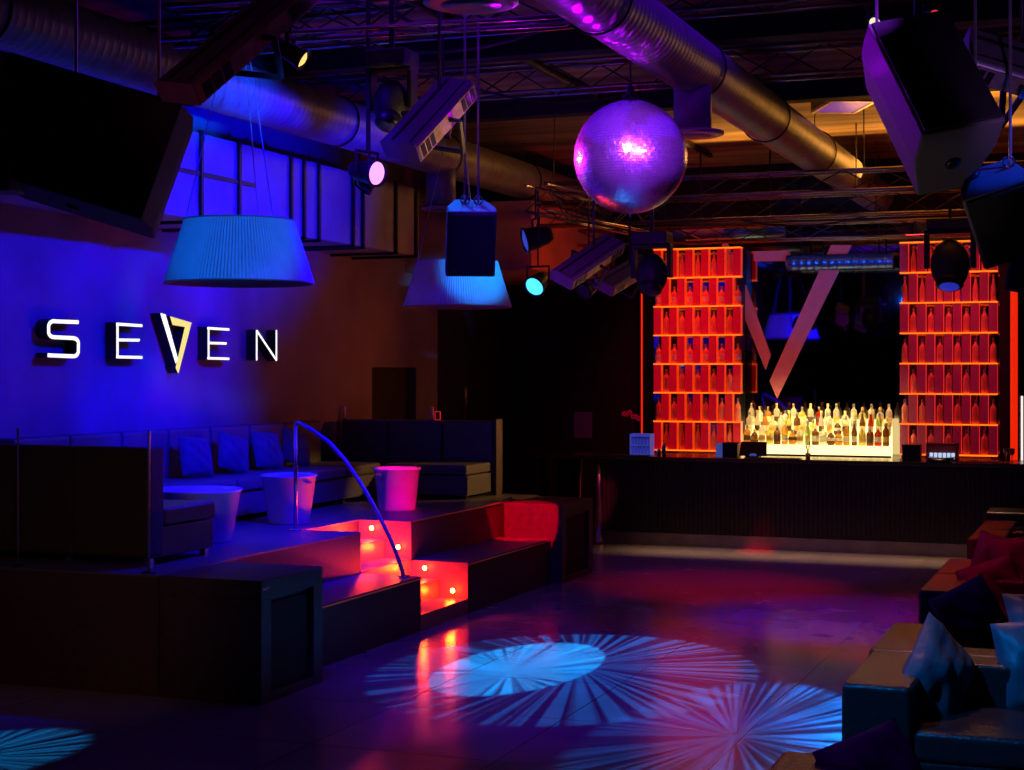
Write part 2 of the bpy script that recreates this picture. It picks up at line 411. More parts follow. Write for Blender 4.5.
# ------------------------------------------------------------------ pillows
def pillow_mesh(w, h, t, seed=0, n=18):
    rnd = random.Random(seed); ph = [rnd.uniform(0, 6.28) for _ in range(6)]
    b = MB(); v = []; f = []
    def P(i, j, sgn):
        x, y = -1+2*i/n, -1+2*j/n
        e = max(0.0, (1-x*x)*(1-y*y))
        X = x*(1-.07*(1-y*y)-.05*x*x*y*y); Y = y*(1-.07*(1-x*x)-.05*x*x*y*y)
        wr = .12*math.sin(4*x+3*y+ph[0]) + .07*math.sin(9*x-7*y+ph[1]) + .05*math.sin(13*y+5*x*y+ph[2])
        return (X*w/2, Y*h/2, sgn*t/2*(e**.42)*(1+wr))
    for sg in (1, -1):
        for i in range(n+1):
            for j in range(n+1): v.append(P(i, j, sg))
    N = (n+1)*(n+1)
    for i in range(n):
        for j in range(n):
            a = i*(n+1)+j; b1 = a+1; c = a+n+2; d2 = a+n+1
            f.append((a, d2, c, b1)); f.append((a+N, b1+N, c+N, d2+N))
    b.add(v, f, True); return b
def pillow(loc, normal, up, w, h, t, m, label, seed=1, group=None, tz=0.0):
    o = pillow_mesh(w, h, t, seed).build('pillow', m)
    M = frame((0,0,0), normal, up); R = M @ Matrix.Rotation(tz, 4, 'Z')
    o.matrix_world = Matrix.Translation(Vector(loc)) @ R
    tag(o, label, 'pillow', group); return o
G = 'pillows along the stage banquettes'
bz = Z1 + .40
for i, (u, lab) in enumerate(((190, 'leftmost blue-lit pillow leaning on the wall banquette beside a dark gap'),
                              (228, 'second pillow from the left leaning on the wall banquette'),
                              (262, 'third pillow from the left on the wall banquette, above the middle tub'),
                              (291, 'fourth pillow from the left on the wall banquette, by the rail post'))):
    P = FX(u, 460, -8.36)
    pillow((-8.30, P.y, bz+.20), (1, -.25, .36), (0, .22, 1), .42, .42, .15, M_pillow, lab, i, G, tz=.10*(-1)**i)
P = FY(318, 450, 16.7)
pillow((P.x+.02, 16.62, bz+.2), (.5, -1, .3), (0, 0, 1), .5, .5, .16, M_pillow, 'dark pillow in the far corner of the banquettes behind the curved rail', 9, G)

# ------------------------------------------------------------------ white tubs
def tub(u, v, rt, rb, hh, label, slot_u):
    P = FZ(u, v, Z1)
    t = thing('drink_tub', label, 'tub', (P.x, P.y, Z1), group='white drink tubs')
    MB().lathe([(0,.0),(rb-.01,0),(rb,.012),(rt-.012,hh-.02),(rt,hh-.015),(rt+.004,hh),(rt-.004,hh+.006),(rt-.022,hh),(rt-.03,hh-.04),(rb-.02,.03),(0,.03)], 64, cap=False).build('shell', M_bucket, t)
    a = math.atan2(-P.y, -P.x) + slot_u
    g = MB(); g.T = frame((math.cos(a)*(rt-.012), math.sin(a)*(rt-.012), hh-.06), (math.cos(a), math.sin(a), 0))
    g.box(-.008, .008, -.035, .035, 0, .014); g.build('handle_slot', mat('slot_highlight', (.9,.9,.95), .2, metal=.8), t)  # bright piece painting the highlight of the lit handle cutout
    return t
tub(289, 523, .262, .195, .45, 'white drink tub with violet front beside the rail post', .75)
tub(397, 510, .245, .19, .43, 'white drink tub with pink-red glowing front right of the rail', -.85)
tub(196, 541, .38, .30, .43, 'wide blue-lit drink tub half hidden behind the near sofa', -.15)

# ------------------------------------------------------------------ candles and small things on the banquette ledge
def candle(P, label, hh=.12, m=None):
    t = thing('candle_holder', label, 'candle', P, group='candles on the ledge behind the banquette')
    MB().lathe([(0,0),(.03,0),(.032,.01),(.028,.012)], 14, cap=False).build('foot', M_steel, t)
    MB().lathe([(.022,.01),(.022,hh),(.015,hh+.01),(0,hh+.01)], 14).build('candle', m or M_bucket, t)
for u, lab, z in ((344, 'pale candle on the far banquette ledge before the brown wall', .17), (432, 'pale candle beside the red card on the far banquette ledge', .17)):
    q = FY(u, 420, 17.11); candle((q.x, 17.11, Z1+.85), lab, z*.85)
q = FY(341, 420, 17.11); tag(MB().lathe([(.012,0),(.012,.13),(.006,.15),(.006,.16)], 10).build('bud_vase', M_black, loc=(q.x-.03, 17.11, Z1+.85)), 'thin dark vase left of the first ledge candle', 'vase')
q = FY(437, 420, 17.11)
t = thing('table_card', 'small red framed card standing on the far banquette ledge', 'card', (q.x+.01, 17.11, Z1+.85))
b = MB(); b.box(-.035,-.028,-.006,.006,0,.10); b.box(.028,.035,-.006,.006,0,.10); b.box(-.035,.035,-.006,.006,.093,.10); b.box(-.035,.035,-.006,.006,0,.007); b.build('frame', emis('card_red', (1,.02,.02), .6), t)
MB().box(-.028,.028,-.003,.003,.007,.093).build('card', M_bar, t)
q = FY(451, 420, 17.3)
t = thing('microphone_stand', 'dark upright stand behind the far banquette', 'stand', (q.x, 17.7, 0))
MB().lathe([(.16,0),(.16,.02),(.02,.04)], 20).build('base', M_black, t)
MB().lathe([(.018,.03),(.018,1.85),(.035,1.86),(.035,2.05),(.0,2.08)], 12).build('pole', M_blackp, t)

# ------------------------------------------------------------------ SEVEN letters
XW = XL + .12
def wpt(u, v): P = FX(u, v, XW); return (P.y, P.z)
def crop(cx, cy): return wpt(20 + cx/3.657, 300 + cy/3.657)
def ribbon(b, pts, wd, x0, x1, mit=True):
    pts = [Vector(p) for p in pts]; n = len(pts); L = []; R = []
    for i in range(n):
        if i == 0: t = (pts[1]-pts[0]).normalized(); nn = Vector((-t.y, t.x)); k = 1
        elif i == n-1: t = (pts[-1]-pts[-2]).normalized(); nn = Vector((-t.y, t.x)); k = 1
        else:
            t1 = (pts[i]-pts[i-1]).normalized(); t2 = (pts[i+1]-pts[i]).normalized()
            n1 = Vector((-t1.y, t1.x)); n2 = Vector((-t2.y, t2.x)); nn = (n1+n2).normalized(); k = min(2.2, 1/max(.3, nn.dot(n1)))
        L.append(pts[i]+nn*wd/2*k); R.append(pts[i]-nn*wd/2*k)
    v = []
    for x in (x0, x1):
        for p in L: v.append((x, p.x, p.y))
        for p in R: v.append((x, p.x, p.y))
    f = []
    for i in range(n-1):
        f += [(2*n+i, 2*n+i+1, 3*n+i+1, 3*n+i), (i, n+i, n+i+1, i+1), (i, i+1, 2*n+i+1, 2*n+i), (n+i, 3*n+i, 3*n+i+1, n+i+1)]
    f += [(0, 2*n, 3*n, n), (n-1, 2*n-1, 4*n-1, 3*n-1)]
    b.add(v, f)
def polyplate(b, poly, x0, x1):
    n = len(poly); v = [(x0, p[0], p[1]) for p in poly] + [(x1, p[0], p[1]) for p in poly]
    b.add(v, [tuple(range(n)), tuple(range(2*n-1, n-1, -1))] + [(i, i+n, (i+1)%n+n, (i+1)%n) for i in range(n)])
def arc(c, r, a0, a1, n=7): return [(c[0]+r[0]*math.cos(math.radians(a0+(a1-a0)*i/n)), c[1]+r[1]*math.sin(math.radians(a0+(a1-a0)*i/n))) for i in range(n+1)]
def letter(name, label, strokes, wd, polys=None):
    t = thing('sign_letter', label, 'sign letter', (0,0,0), group='lit wall letters spelling the club name')
    b = MB(); f = MB()
    if strokes:
        for s in strokes:
            q = [crop(*p) for p in s]
            ribbon(b, q, wd*1.25, XL+.001, XW-.004); ribbon(f, q, wd, XW-.004, XW+.002)
        b.build('letter_return', M_blackp, t); f.build('lit_face', M_white, t)
    if polys:
        for poly, mm, nm in polys:
            q = [crop(*p) for p in poly]
            b = MB(); polyplate(b, q, XL+.001, XW-.004); b.build('letter_return', M_blackp, t)
            b = MB(); polyplate(b, q, XW-.004, XW+.002); o = b.build('lit_face', mm, t)
            if nm: o['label'] = nm
# S
Spts = [(214, 81), (130, 78)] + arc((125, 98), (20, 21), -90, -180) + arc((125, 116), (20, 20), 180, 90)[1:] + [(195, 139)] \
     + arc((196, 158), (18, 18), -90, 0) + arc((196, 186), (18, 20), 0, 90)[1:] + [(102, 202)]
letter('S', 'white lit letter S, first of the wall sign letters', [Spts], .033)
letter('E', 'white lit letter E between the S and the slanted V', [[(357,84),(357,209)], [(353,88),(447,94)], [(357,146),(437,147)], [(353,208),(447,210)]], .026)
letter('V', 'slanted letter V of the wall sign, its right stroke a yellow seven', None, 0, [
    ([(514,48),(532,53),(577,214),(570,232)], M_white, 'white slanted stroke'),
    ([(550,60),(627,83),(579,268),(570,248),(604,99),(559,91)], M_yellow, 'yellow stroke shaped like a seven')])
letter('E', 'smaller white lit letter E between the V and the N', [[(690,100),(690,215)], [(686,103),(765,108)], [(690,157),(755,159)], [(686,213),(765,215)]], .024)
letter('N', 'white lit letter N, last of the wall sign letters', [[(866,221),(866,110)], [(866,112),(938,220)], [(938,222),(938,110)]], .022)

# ------------------------------------------------------------------ pendant lamps
def pendant(u, label, d, wires):
    P = FD(u, HZ - (2.96-H)*F/d, d)
    t = thing('pendant_lamp', label, 'lamp', (P.x, P.y, 2.96), group='large pleated pendant lamps')
    N = 130; R0, R1, hh = .59, .435, .50
    v = []; f = []
    for i, k in enumerate((0, .5, 1)):
        for j in range(2*N):
            r = R0+(R1-R0)*k; r += .007*(1 if j % 2 else -1); a = PI*j/N
            v.append((r*math.cos(a), r*math.sin(a), hh*k))
    for i in range(2):
        for j in range(2*N): f.append((i*2*N+j, i*2*N+(j+1)%(2*N), (i+1)*2*N+(j+1)%(2*N), (i+1)*2*N+j))
    b = MB(); b.add(v, f); b.build('shade', M_shade, t)
    b = MB(); b.lathe([(R0-.014,.004),(R1-.014,hh-.02),(0,hh-.02)], 64, cap=False); b.build('lining', M_shadein, t)
    b = MB()
    for r, z in ((R0, .0), (R1, hh)): b.tube([(r*math.cos(2*PI*j/64), r*math.sin(2*PI*j/64), z) for j in range(64)], .007, 6, closed=True)
    b.build('rim', M_shadein, t)
    b = MB(); b.lathe([(.03,.26),(.05,.30),(.05,.40),(.02,.44),(.012,.48)], 14); b.lathe([(0,.12),(.03,.14),(.04,.19),(.028,.25),(.02,.27)], 14, cap=False); b.build('bulb_holder', M_black, t)
    b = MB()
    for k in range(3):
        a = math.radians(wires + 120*k); b.tube([(R1*math.cos(a), R1*math.sin(a), hh), (.03*math.cos(a), .03*math.sin(a), 5.2-2.96)], .005, 5); b.build('suspension_cable', M_wire, t); b = MB()
pendant(239.5, 'large pleated blue-lit pendant lamp hanging before the wall sign', 12.8, 200)
pendant(457.5, 'pleated pendant lamp with cyan glow behind the small hanging speaker', 17.5, 200)

# ------------------------------------------------------------------ disco ball
P = FD(630.5, 157, 12.0); BR = 56.5*12/1600
t = thing('disco_ball', 'big violet mirror ball hanging over the dance floor', 'mirror ball', P)
MB().ball((0,0,0), BR*.985, 64, 40).build('core', M_core, t)
b = MB(); v = []; f = []; rnd = random.Random(3); K = 62
for i in range(K):
    p0 = -PI/2 + PI*i/K; p1 = p0 + PI/K*.93; pm = (p0+p1)/2
    n = max(5, int(round(2*K*math.cos(pm))))
    for j in range(n):
        a0 = 2*PI*j/n + i*.7; a1 = a0 + 2*PI/n*.93; am = (a0+a1)/2
        nrm = Vector((math.cos(pm)*math.cos(am), math.cos(pm)*math.sin(am), math.sin(pm)))
        nn = (nrm + Vector((rnd.gauss(0,1), rnd.gauss(0,1), rnd.gauss(0,1)))*.035).normalized()
        o = len(v); c = nrm*BR
        for ph, a in ((p0,a0),(p0,a1),(p1,a1),(p1,a0)):
            q = Vector((math.cos(ph)*math.cos(a), math.cos(ph)*math.sin(a), math.sin(ph)))*BR
            q -= nn*(q-c).dot(nn); v.append(q)
        f.append((o,o+1,o+2,o+3))
b.mats=[M_tile, M_tile2]; b.add(v, f); b.m=[1 if rnd.random()<.0 else 0 for _ in b.m]; b.build('mirror_tiles', parent=t)
b = MB(); b.lathe([(.06,BR-.01),(.06,BR+.03),(.03,BR+.05),(.03,BR+.10),(.008,BR+.12),(.008,4.93-P.z)], 14); b.build('hanger', M_black, t)
MB().lathe([(0,-BR-.03),(.012,-BR-.02),(.008,-BR+.005)], 10, cap=False).build('finial', M_steel, t)
# ------------------------------------------------------------------ ducts
def spiral_duct(x, y0, y1, z, r, label, drops=()):
    t = thing('ventilation_duct', label, 'duct', (x, y0, z), group='round ceiling ducts')
    prof = []; L = y1-y0; n = int(L/.09)
    for i in range(n):
        s = i*L/n; prof += [(r, s), (r, s+.070), (r+.0013, s+.078), (r+.0013, s+.084)]
    prof += [(r, L)]
    b = MB(); b.T = frame((0,0,0), (0,1,0)); b.lathe(prof, 40); b.build('pipe', M_duct, t)
    b = MB()
    for k in range(int(L/2.6)):
        yy = .8+2.6*k
        b = MB(); b.tube([(math.cos(2*PI*j/28)*(r+.012), yy, math.sin(2*PI*j/28)*(r+.012)) for j in range(28)], .009, 6, closed=True)
        b.tube([(0, yy, r), (0, yy, 5.2-z)], .006, 6); b.build('hanger', M_black, t)
    for yd, rd, zb, fl in drops:
        g = MB(); g.lathe([(rd, 0), (rd, zb-z)], 32); o = g.build('branch', M_duct, t, loc=(0, yd-y0, 0))
        g = MB(); g.lathe([(rd, 0), (fl-.03, 0), (fl, .012), (fl, .03), (fl-.02, .035), (rd, .04)], 40, cap=False); g.build('outlet_ring', mat('outlet_ring_paint', (.55,.32,.26), .35, metal=.3), o, loc=(0,0,zb-z))
spiral_duct(-7.2, 8.0, 22.4, 4.70, .235, 'blue-lit round duct running above the pendant lamps', [(16.55, .17, 4.07, .22)])
spiral_duct(-3.2, 6.5, 22.45, 4.68, .225, 'violet-dappled round duct running above the mirror ball', [(12.35, .15, 4.12, .25), (7.75, .16, 4.17, .25)])
# rectangular duct
t = thing('square_duct', 'blue-lit square sheet-metal duct strapped above the wall', 'duct', (-8.73, 8.0, 3.64))
MB().box(0, .83, 0, 9.5, 0, .8).build('duct_body', M_duct2, t, bevel=.01)
for u in (200, 238, 290, 303, 318, 352, 362, 395, 415):
    P = FX(u, 190, -7.9)
    if P.y < 17.45:
        b = MB(); y = P.y-8.0; b.box(.82, .86, y-.02, y+.02, -.02, .82); b.box(-.0, .86, y-.02, y+.02, -.03, 0); b.build('strap', M_black, t)
b = MB(); b.box(.83, .85, 3.0, 5.6, .40, .44); b.build('stiffener', M_black, t)
for y in (.5, 4.0, 8.8): MB().box(.35, .39, y, y+.03, .8, 1.56).build('hanger', M_black, t)

# ------------------------------------------------------------------ trusses
def truss(a, c, w, label, group='lighting trusses under the ceiling', step=.42, r=.018):
    a = Vector(a); c = Vector(c); L = (c-a).length; t = thing('lighting_truss', label, 'truss', a, group=group)
    b = MB(); b.T = frame((0,0,0), c-a, (0,0,1)); h = w/2
    cs = [(h,h),(h,-h),(-h,-h),(-h,h)]
    for x, y in cs: b.tube([(x,y,0),(x,y,L)], r, 8)
    b.build('chords', M_truss, t)
    b = MB(); b.T = frame((0,0,0), c-a, (0,0,1)); n = max(2, int(L/step)); s = L/n
    for i in range(n):
        for k in range(4):
            p, q = cs[k], cs[(k+1)%4]
            if (i+k) % 2: p, q = q, p
            b.tube([(p[0],p[1],i*s),(q[0],q[1],(i+1)*s)], r*.45, 5, cap=False)
    b.build('lacing', M_lace, t)
    for k in (.15, .5, .85):
        b = MB(); b.T = frame((0,0,0), c-a, (0,0,1)); b.tube([(h,0,L*k),(5.18-a.z,0,L*k)], .008, 5); b.build('hanger', M_black, t)
truss((-6.3, 17.6, 4.33), (1.0, 17.6, 4.33), .22, 'black lighting truss level with the bottom of the mirror ball')
truss((-6.9, 19.0, 4.22), (1.0, 19.0, 4.22), .26, 'lighting truss just above the bar racks, carrying the moving heads')
truss((-6.9, 20.6, 4.06), (1.0, 20.6, 4.06), .20, 'lowest lighting truss crossing right over the bar')
P = FD(536, 203, 17.0); Q = FD(640, 232, 18.8)
truss((P.x, P.y, 4.10), (Q.x, Q.y, 4.02), .28, 'short slanting truss below the mirror ball on its left')
truss((-8.6, 11.6, 5.05), (1.0, 11.6, 5.05), .26, 'dark truss crossing over the hanging scanner fixtures')
truss((-8.6, 14.4, 5.05), (1.0, 14.4, 5.05), .26, 'dark truss crossing behind the mirror ball near the ceiling')
truss((-6.4, 9.8, 4.72), (-3.5, 10.1, 4.72), .24, 'nearest dark truss at the top of the photo')
truss((-8.1, 9.0, 5.07), (-7.9, 12.6, 5.07), .22, 'dark truss running above the upper left fixtures')
for i, (x, lab) in enumerate(((-5.2, 'thin conduit pipe under the ceiling left of the mirror ball'), (-1.9, 'thin conduit pipe under the ceiling right of the violet duct'))):
    b = MB(); b.tube([(x, 8, 5.155), (x, 21, 5.155)], .04, 10); tag(b.build('conduit_pipe', M_black), lab, 'pipe', 'ceiling conduits')
# dark ceiling joists
for k, y in enumerate((9.2, 12.9, 16.0)):
    tag(MB().box(-8.7, 2.5, y, y+.22, 4.98, 5.2).build('ceiling_joist', M_blackwall, bevel=.01), ['nearest dark joist under the ceiling', 'middle dark joist under the ceiling', 'farthest dark joist, before the warm-lit ceiling'][k], 'joist', 'ceiling joists')
# loose cables drooping on the trusses
for k, (a, c, s, lab) in enumerate((((-5.8,9.8,4.85), (-4.2,11.5,4.85), .25, 'black cable drooping left of the mirror ball'),
        ((-6.2,17.5,4.31), (-4.6,18.9,4.1), .18, 'black cable drooping under the slanting truss'),
        ((-4.4,18.9,4.1), (-2.7,18.9,4.1), .12, 'black cable swagged under the moving-head truss'),
        ((-5.6,11.5,4.87), (-4.4,14.4,4.85), .22, 'black cable swagged between the two dark trusses'))):
    a = Vector(a); c = Vector(c)
    b = MB(); b.tube([a.lerp(c, i/12) - Vector((0,0,4*s*(i/12)*(1-i/12))) for i in range(13)], .012, 6)
    tag(b.build('power_cable', M_blackp), lab, 'cable', 'drooping cables')

# ------------------------------------------------------------------ ceiling panel light
P = FD(843, 101, 16.9); zt = 5.05
t = thing('ceiling_panel_light', 'square recessed ceiling fixture with violet glazed face', 'ceiling light', (P.x, P.y, zt), .45)
a = .21
b = MB(); b.box(-a-.03,a+.03,-a*1.7-.03,a*1.7+.03,0.02,.15); b.build('housing', M_black, t)
b = MB(); b.box(-a-.03,a+.03,-a*1.7-.03,-a*1.7,-.01,.02); b.box(-a-.03,a+.03,a*1.7,a*1.7+.03,-.01,.02); b.box(-a-.03,-a,-a*1.7,a*1.7,-.01,.02); b.box(a,a+.03,-a*1.7,a*1.7,-.01,.02); b.build('frame', M_vent, t)
b = MB(); b.box(-a,a,-a*1.7,a*1.7,.0,.02); b.build('diffuser', emis('violet_diffuser', (.35,.05,.7), .35), t)

# ------------------------------------------------------------------ scanner fixtures
def scanner(p0, p1, w, label, face=(0.2, -1, -.35), house=None, up_to=None):
    """long box lighting fixture from p0 (low end) to p1, vent strip on its lower side"""
    p0 = Vector(p0); p1 = Vector(p1); L = (p1-p0).length
    t = thing('scanner_fixture', label, 'stage light', (0,0,0), group='long scanner lights')
    t.matrix_world = frame(p0, p1-p0, face)
    h = w/2
    b = MB(); prof = [(-h*.45,-h*.9),(h*.30,-h*.98),(h*.42,-h*.8),(h*.42,h*.82),(h*.30,h*.9),(-h*.45,h*.9)]
    b.prism(prof, 0, L); b.build('housing', house or M_scan, t, bevel=.012)
    b = MB(); b.box(h*.42, h*.42+.008, -h*.42, -h*.30, .02*L, .98*L); b.box(h*.42, h*.42+.006, h*.5, h*.54, .02*L, .98*L); b.build('seam_rib', M_black, t)
    b = MB(); b.use(M_vent).box(-h*.42, h*.30, h*.88, h*.92+.006, .01*L, .99*L)
    b.use(M_black)
    for k in (0,1,2,9,10,11): b.box(-h*.34, h*.22, h*.9, h*.92+.010, L*(.04+.078*k), L*(.04+.078*k+.058))
    b.build('vent_panel', parent=t)
    for zz in (0, L): b = MB(); b.prism([(x*1.02, y*1.01) for x, y in prof], zz-.008, zz+.008); b.build('end_cap', house or M_scan, t)
    b = MB(); b.tube([(h*.0, h*.98, L*.52),(0, h*1.5, L*.52),(-h*1.7, h*1.2, L*.52)], .018, 6); b.tube([(h*.0, -h*1.02, L*.52),(0,-h*1.5,L*.52),(-h*1.7, -h*1.2, L*.52)], .018, 6); b.tube([(-h*1.7,h*1.2,L*.52),(-h*1.7,-h*1.2,L*.52)], .018, 6)
    b.build('yoke', M_black, t)
    mid = (p0+p1)/2; top = up_to or 4.9
    M = t.matrix_world.inverted()
    b = MB(); b.tube([M @ (mid + Vector((0,.15,.05))), M @ Vector((mid.x, mid.y+.15, top))], .012, 8); b.build('clamp_post', M_black, t)
    return t
scanner(FD(401, 150, 10.2), FD(458, 87, 10.6), .30, 'long grey scanner light with golden vent strip above the lampshades', face=-FWD*.85+UP*.4-RIGHT*.4)
scanner(FD(562, 279, 14.5), FD(614, 243, 15.2), .25, 'long violet-lit scanner light below and left of the mirror ball', face=-FWD*.85+UP*.35-RIGHT*.15, up_to=4.15)
scanner(FD(604, 287, 16.0), FD(646, 262, 16.8), .24, 'shorter magenta scanner light just left of the bar rack', face=-FWD*.85+UP*.35-RIGHT*.15, up_to=4.2)
scanner(FD(178, 92, 8.2), FD(300, -12, 8.9), .28, 'dark scanner light at upper left with thin red edges', face=-FWD*.85+UP*.4-RIGHT*.4)
scanner(FD(966, 52, 8.4), FD(1075, 84, 8.4), .30, 'violet scanner light cut off by the top right frame edge', face=-FWD*.8+UP*.6+RIGHT*.1)

# ------------------------------------------------------------------ par cans
def par(P, aim, r, L, label, lens, lcol=None, top=4.9, face_r=None):
    t = thing('spotlight_can', label, 'spotlight', (0,0,0), group='spotlight cans on the trusses')
    t.matrix_world = frame(P, aim)
    MB().lathe([(r*.55,-L),(r*.75,-L*.8),(r*.95,-L*.3),(r,0),(r*1.12,.01),(r*1.12,.03),(r,.03),(r*.9,-.02)], 24).build('can', M_black, t)
    MB().lathe([(r*.93,.012),(r*.5,.03),(0,.036)], 24, cap=False).build('lens', lens, t)
    b = MB(); b.tube([(0,r*1.25,-L*.3),(0,r*1.3,-L*.3)], .01, 6)
    pts = [Vector((math.sin(q)*r*1.5*0 , math.cos(q)*r*1.35, 0)) for q in (0, PI)]
    M = t.matrix_world.inverted(); up = (M.to_3x3() @ UP)
    side = (M.to_3x3() @ (Vector(aim).cross(UP).normalized() if Vector(aim).cross(UP).length > .1 else RIGHT))
    c0 = Vector((0,0,-L*.35)); b = MB()
    b.tube([c0+side*r*1.2, c0+side*r*1.25+up*r*1.6, c0-side*r*1.25+up*r*1.6, c0-side*r*1.2], .012, 6); b.build('yoke', M_black, t)
    b = MB(); W = t.matrix_world @ (c0+up*r*1.6); b.tube([c0+up*r*1.6, M @ Vector((W.x, W.y, max(top, W.z+.05)))], .009, 6); b.build('clamp_post', M_black, t)
    return t
E_pink = emis('pink_lens', (1.0, .28, .85), 1.8); E_cyan = emis('cyan_lens', (.06, .55, 1.0), 1.8)
E_blue = emis('blue_lens_dim', (.05, .1, .9), .5); L_dark = mat('dark_lens', (.05,.05,.09), .08, noise=.1); E_warm = emis('warm_lens', (1, .55, .15), 1.5)
par(FD(375, 173, 11.0), -FWD*.65+RIGHT*.8-UP*.2, .085, .22, 'spotlight with glowing pink lens under the first scanner', E_pink)
par(FD(364, 184, 11.3), -RIGHT*.5-FWD*.2-UP*.6, .075, .17, 'small unlit spotlight beside the pink lens', L_dark)
par(FD(527, 240, 16.0), -RIGHT*.95-FWD*.2-UP*.25, .12, .26, 'black spotlight with blue rim at the left end of the slanting truss', E_blue, top=4.1)
par(FD(535, 286, 16.4), -FWD*.75-RIGHT*.45-UP*.5, .105, .2, 'spotlight with bright cyan lens near the black wall', E_cyan, top=4.1)
par(FD(585, 291, 16.8), -FWD*.6-RIGHT*.6-UP*.5, .085, .2, 'small dark spotlight between the two violet scanners', L_dark, top=4.1)
par(FD(440, 132, 11.6), FWD*.2-RIGHT*.3-UP*.9, .08, .2, 'unlit black spotlight behind the first scanner', L_dark)
par(FD(300, 58, 9.6), RIGHT*.8-FWD*.1-UP*.5, .06, .2, 'black spotlight with small golden glint at upper left', E_warm)
par(FD(875, 22, 9.4), -RIGHT*.3-FWD*.8-UP*.4, .034, .13, 'spotlight with pale bright lens above the big right speaker', emis('pale_lens', (1,.85,.6), 1.0), top=5.15)
par(FD(934, 16, 9.6), -FWD*.9-UP*.3, .04, .13, 'tiny spotlight with red lens above the big right speaker', emis('red_lens', (1,.04,.08), .8), top=5.15)
par(FD(985, 225, 16.0), -FWD*.6-UP*.7, .1, .2, 'black spotlight in front of the right bar rack', L_dark, top=4.3)

# moving heads
def mover(P, label, lens, rr=.19, top=4.1):
    t = thing('moving_head', label, 'stage light', P, group='moving head lights')
    b = MB(); b.ball((0,0,-.02), (rr*.86, rr*.8, rr*1.15), 24, 16); b.build('head', M_blackp, t)
    b = MB(); b.T = frame((0,-.05,-rr*.9), (0,-.45,-1)); b.lathe([(rr*.62,-.05),(rr*.62,.03),(rr*.5,.05)], 24); b.build('nose', M_black, t)
    b = MB(); b.T = frame((0,-.05,-rr*.9), (0,-.45,-1)); b.lathe([(rr*.48,.045),(rr*.3,.065),(0,.07)], 24, cap=False); b.build('lens', lens, t)
    b = MB(); b.box(-rr*1.12,-rr*.9,-.06,.06,-.06,rr*1.4); b.box(rr*.9,rr*1.12,-.06,.06,-.06,rr*1.4); b.box(-rr*1.12,rr*1.12,-.07,.07,rr*1.3,rr*1.5); b.build('yoke', M_black, t, bevel=.01)
    b = MB(); b.box(-rr,rr,-.13,.13,rr*1.5,rr*1.5+.12); b.build('base', M_blackp, t, bevel=.015)
    b = MB(); b.tube([(0,0,rr*1.5+.1),(0,0,max(rr*1.5+.14, top-P[2]))], .02, 6); b.build('clamp', M_black, t)
    return t
mover(FD(652, 272, 15.8), 'black moving head light hanging left of the left rack top', L_dark, rr=.18)
mover(FD(950, 263, 17.6), 'black moving head light with blue lens before the right rack', emis('blue_lens', (.03,.05,.8), .45), rr=.245)
mover(FD(392, 102, 10.9), 'dark moving head light with violet sheen behind the first scanner', L_dark, rr=.15, top=4.9)

# ------------------------------------------------------------------ speakers
def speaker(P, w, h, dp, label, yaw=0, pitch=0, roll=0, taper=.62, wires=(), pcol=None, logo=False):
    """front faces local -Y, tapered toward the back"""
    t = thing('loudspeaker', label, 'speaker', P, group='hanging loudspeakers')
    t.rotation_euler = (pitch, roll, yaw)
    poly = [(-w/2,-dp/2),(w/2,-dp/2),(w/2,-dp*.1),(w/2*taper,dp/2),(-w/2*taper,dp/2),(-w/2,-dp*.1)]
    b = MB(); b.prism(poly, -h/2, h/2); b.build('cabinet', pcol or M_spk, t, bevel=.012)
    MB().box(-w/2+.015, w/2-.015, -dp/2-.02, -dp/2, -h/2+.015, h/2-.015).build('grille', M_grille, t, bevel=.008)
    b = MB()
    b.lathe([(.03,0),(.03,.008),(.015,.012)], 12, c=(0,0,-0)); b2 = MB(); b2.T = Matrix.Translation((0,.02,-h/2)) @ Matrix.Rotation(PI,4,'X'); b2.lathe([(.04,0),(.04,.01),(.02,.016)], 14); b2.build('pole_socket', M_black, t)
    if logo:
        g = MB(); g.box(-w/2+.04,-w/2+.075,-dp/2-.024,-dp/2-.02,-h/2+.04,-h/2+.044); g.box(-w/2+.04,-w/2+.075,-dp/2-.024,-dp/2-.02,-h/2+.066,-h/2+.07); g.box(-w/2+.04,-w/2+.044,-dp/2-.024,-dp/2-.02,-h/2+.04,-h/2+.07); g.box(-w/2+.071,-w/2+.075,-dp/2-.024,-dp/2-.02,-h/2+.04,-h/2+.07); g.box(-w/2+.055,-w/2+.059,-dp/2-.024,-dp/2-.02,-h/2+.04,-h/2+.07)
        g.build('badge', M_steel, t)
    bpy.context.view_layer.update()
    M = t.matrix_world.inverted()
    for i, (lx, ly) in enumerate(wires):
        a = Vector((lx, ly, h/2)); W = t.matrix_world @ a
        b = MB(); b.tube([a, M @ Vector((W.x, W.y, 5.19))], .009, 6); b.build('hanging_cable', M_wire, t)
        b = MB(); b.tube([a+Vector((.03*math.cos(q*PI/5), 0, .03+.03*math.sin(q*PI/5))) for q in range(10)], .006, 6, closed=True); b.build('shackle', M_steel, t)
    return t
YAW0 = TH
speaker(FD(470, 238, 10.8), .33, .46, .28, 'small black loudspeaker with blue top hanging before the second lampshade', yaw=YAW0+.10, pitch=.40, wires=((-.04, .02), (.05, .02)), logo=True)
P = FD(925, 104, 8.3)
speaker(P, .44, .78, .50, 'big black loudspeaker tilted down at upper right, violet side', yaw=YAW0+.12, pitch=-.58, roll=-.20, wires=((-.1,.1),(.12,.1)))
P = FD(1003, 212, 8.3)
speaker(P, .34, .42, .34, 'black loudspeaker with blue-lit top at the right frame edge', yaw=YAW0-.35, pitch=.55, roll=-.28, wires=((-.08,.05),(.1,.05)))
P = FD(1034, 275, 9.0)
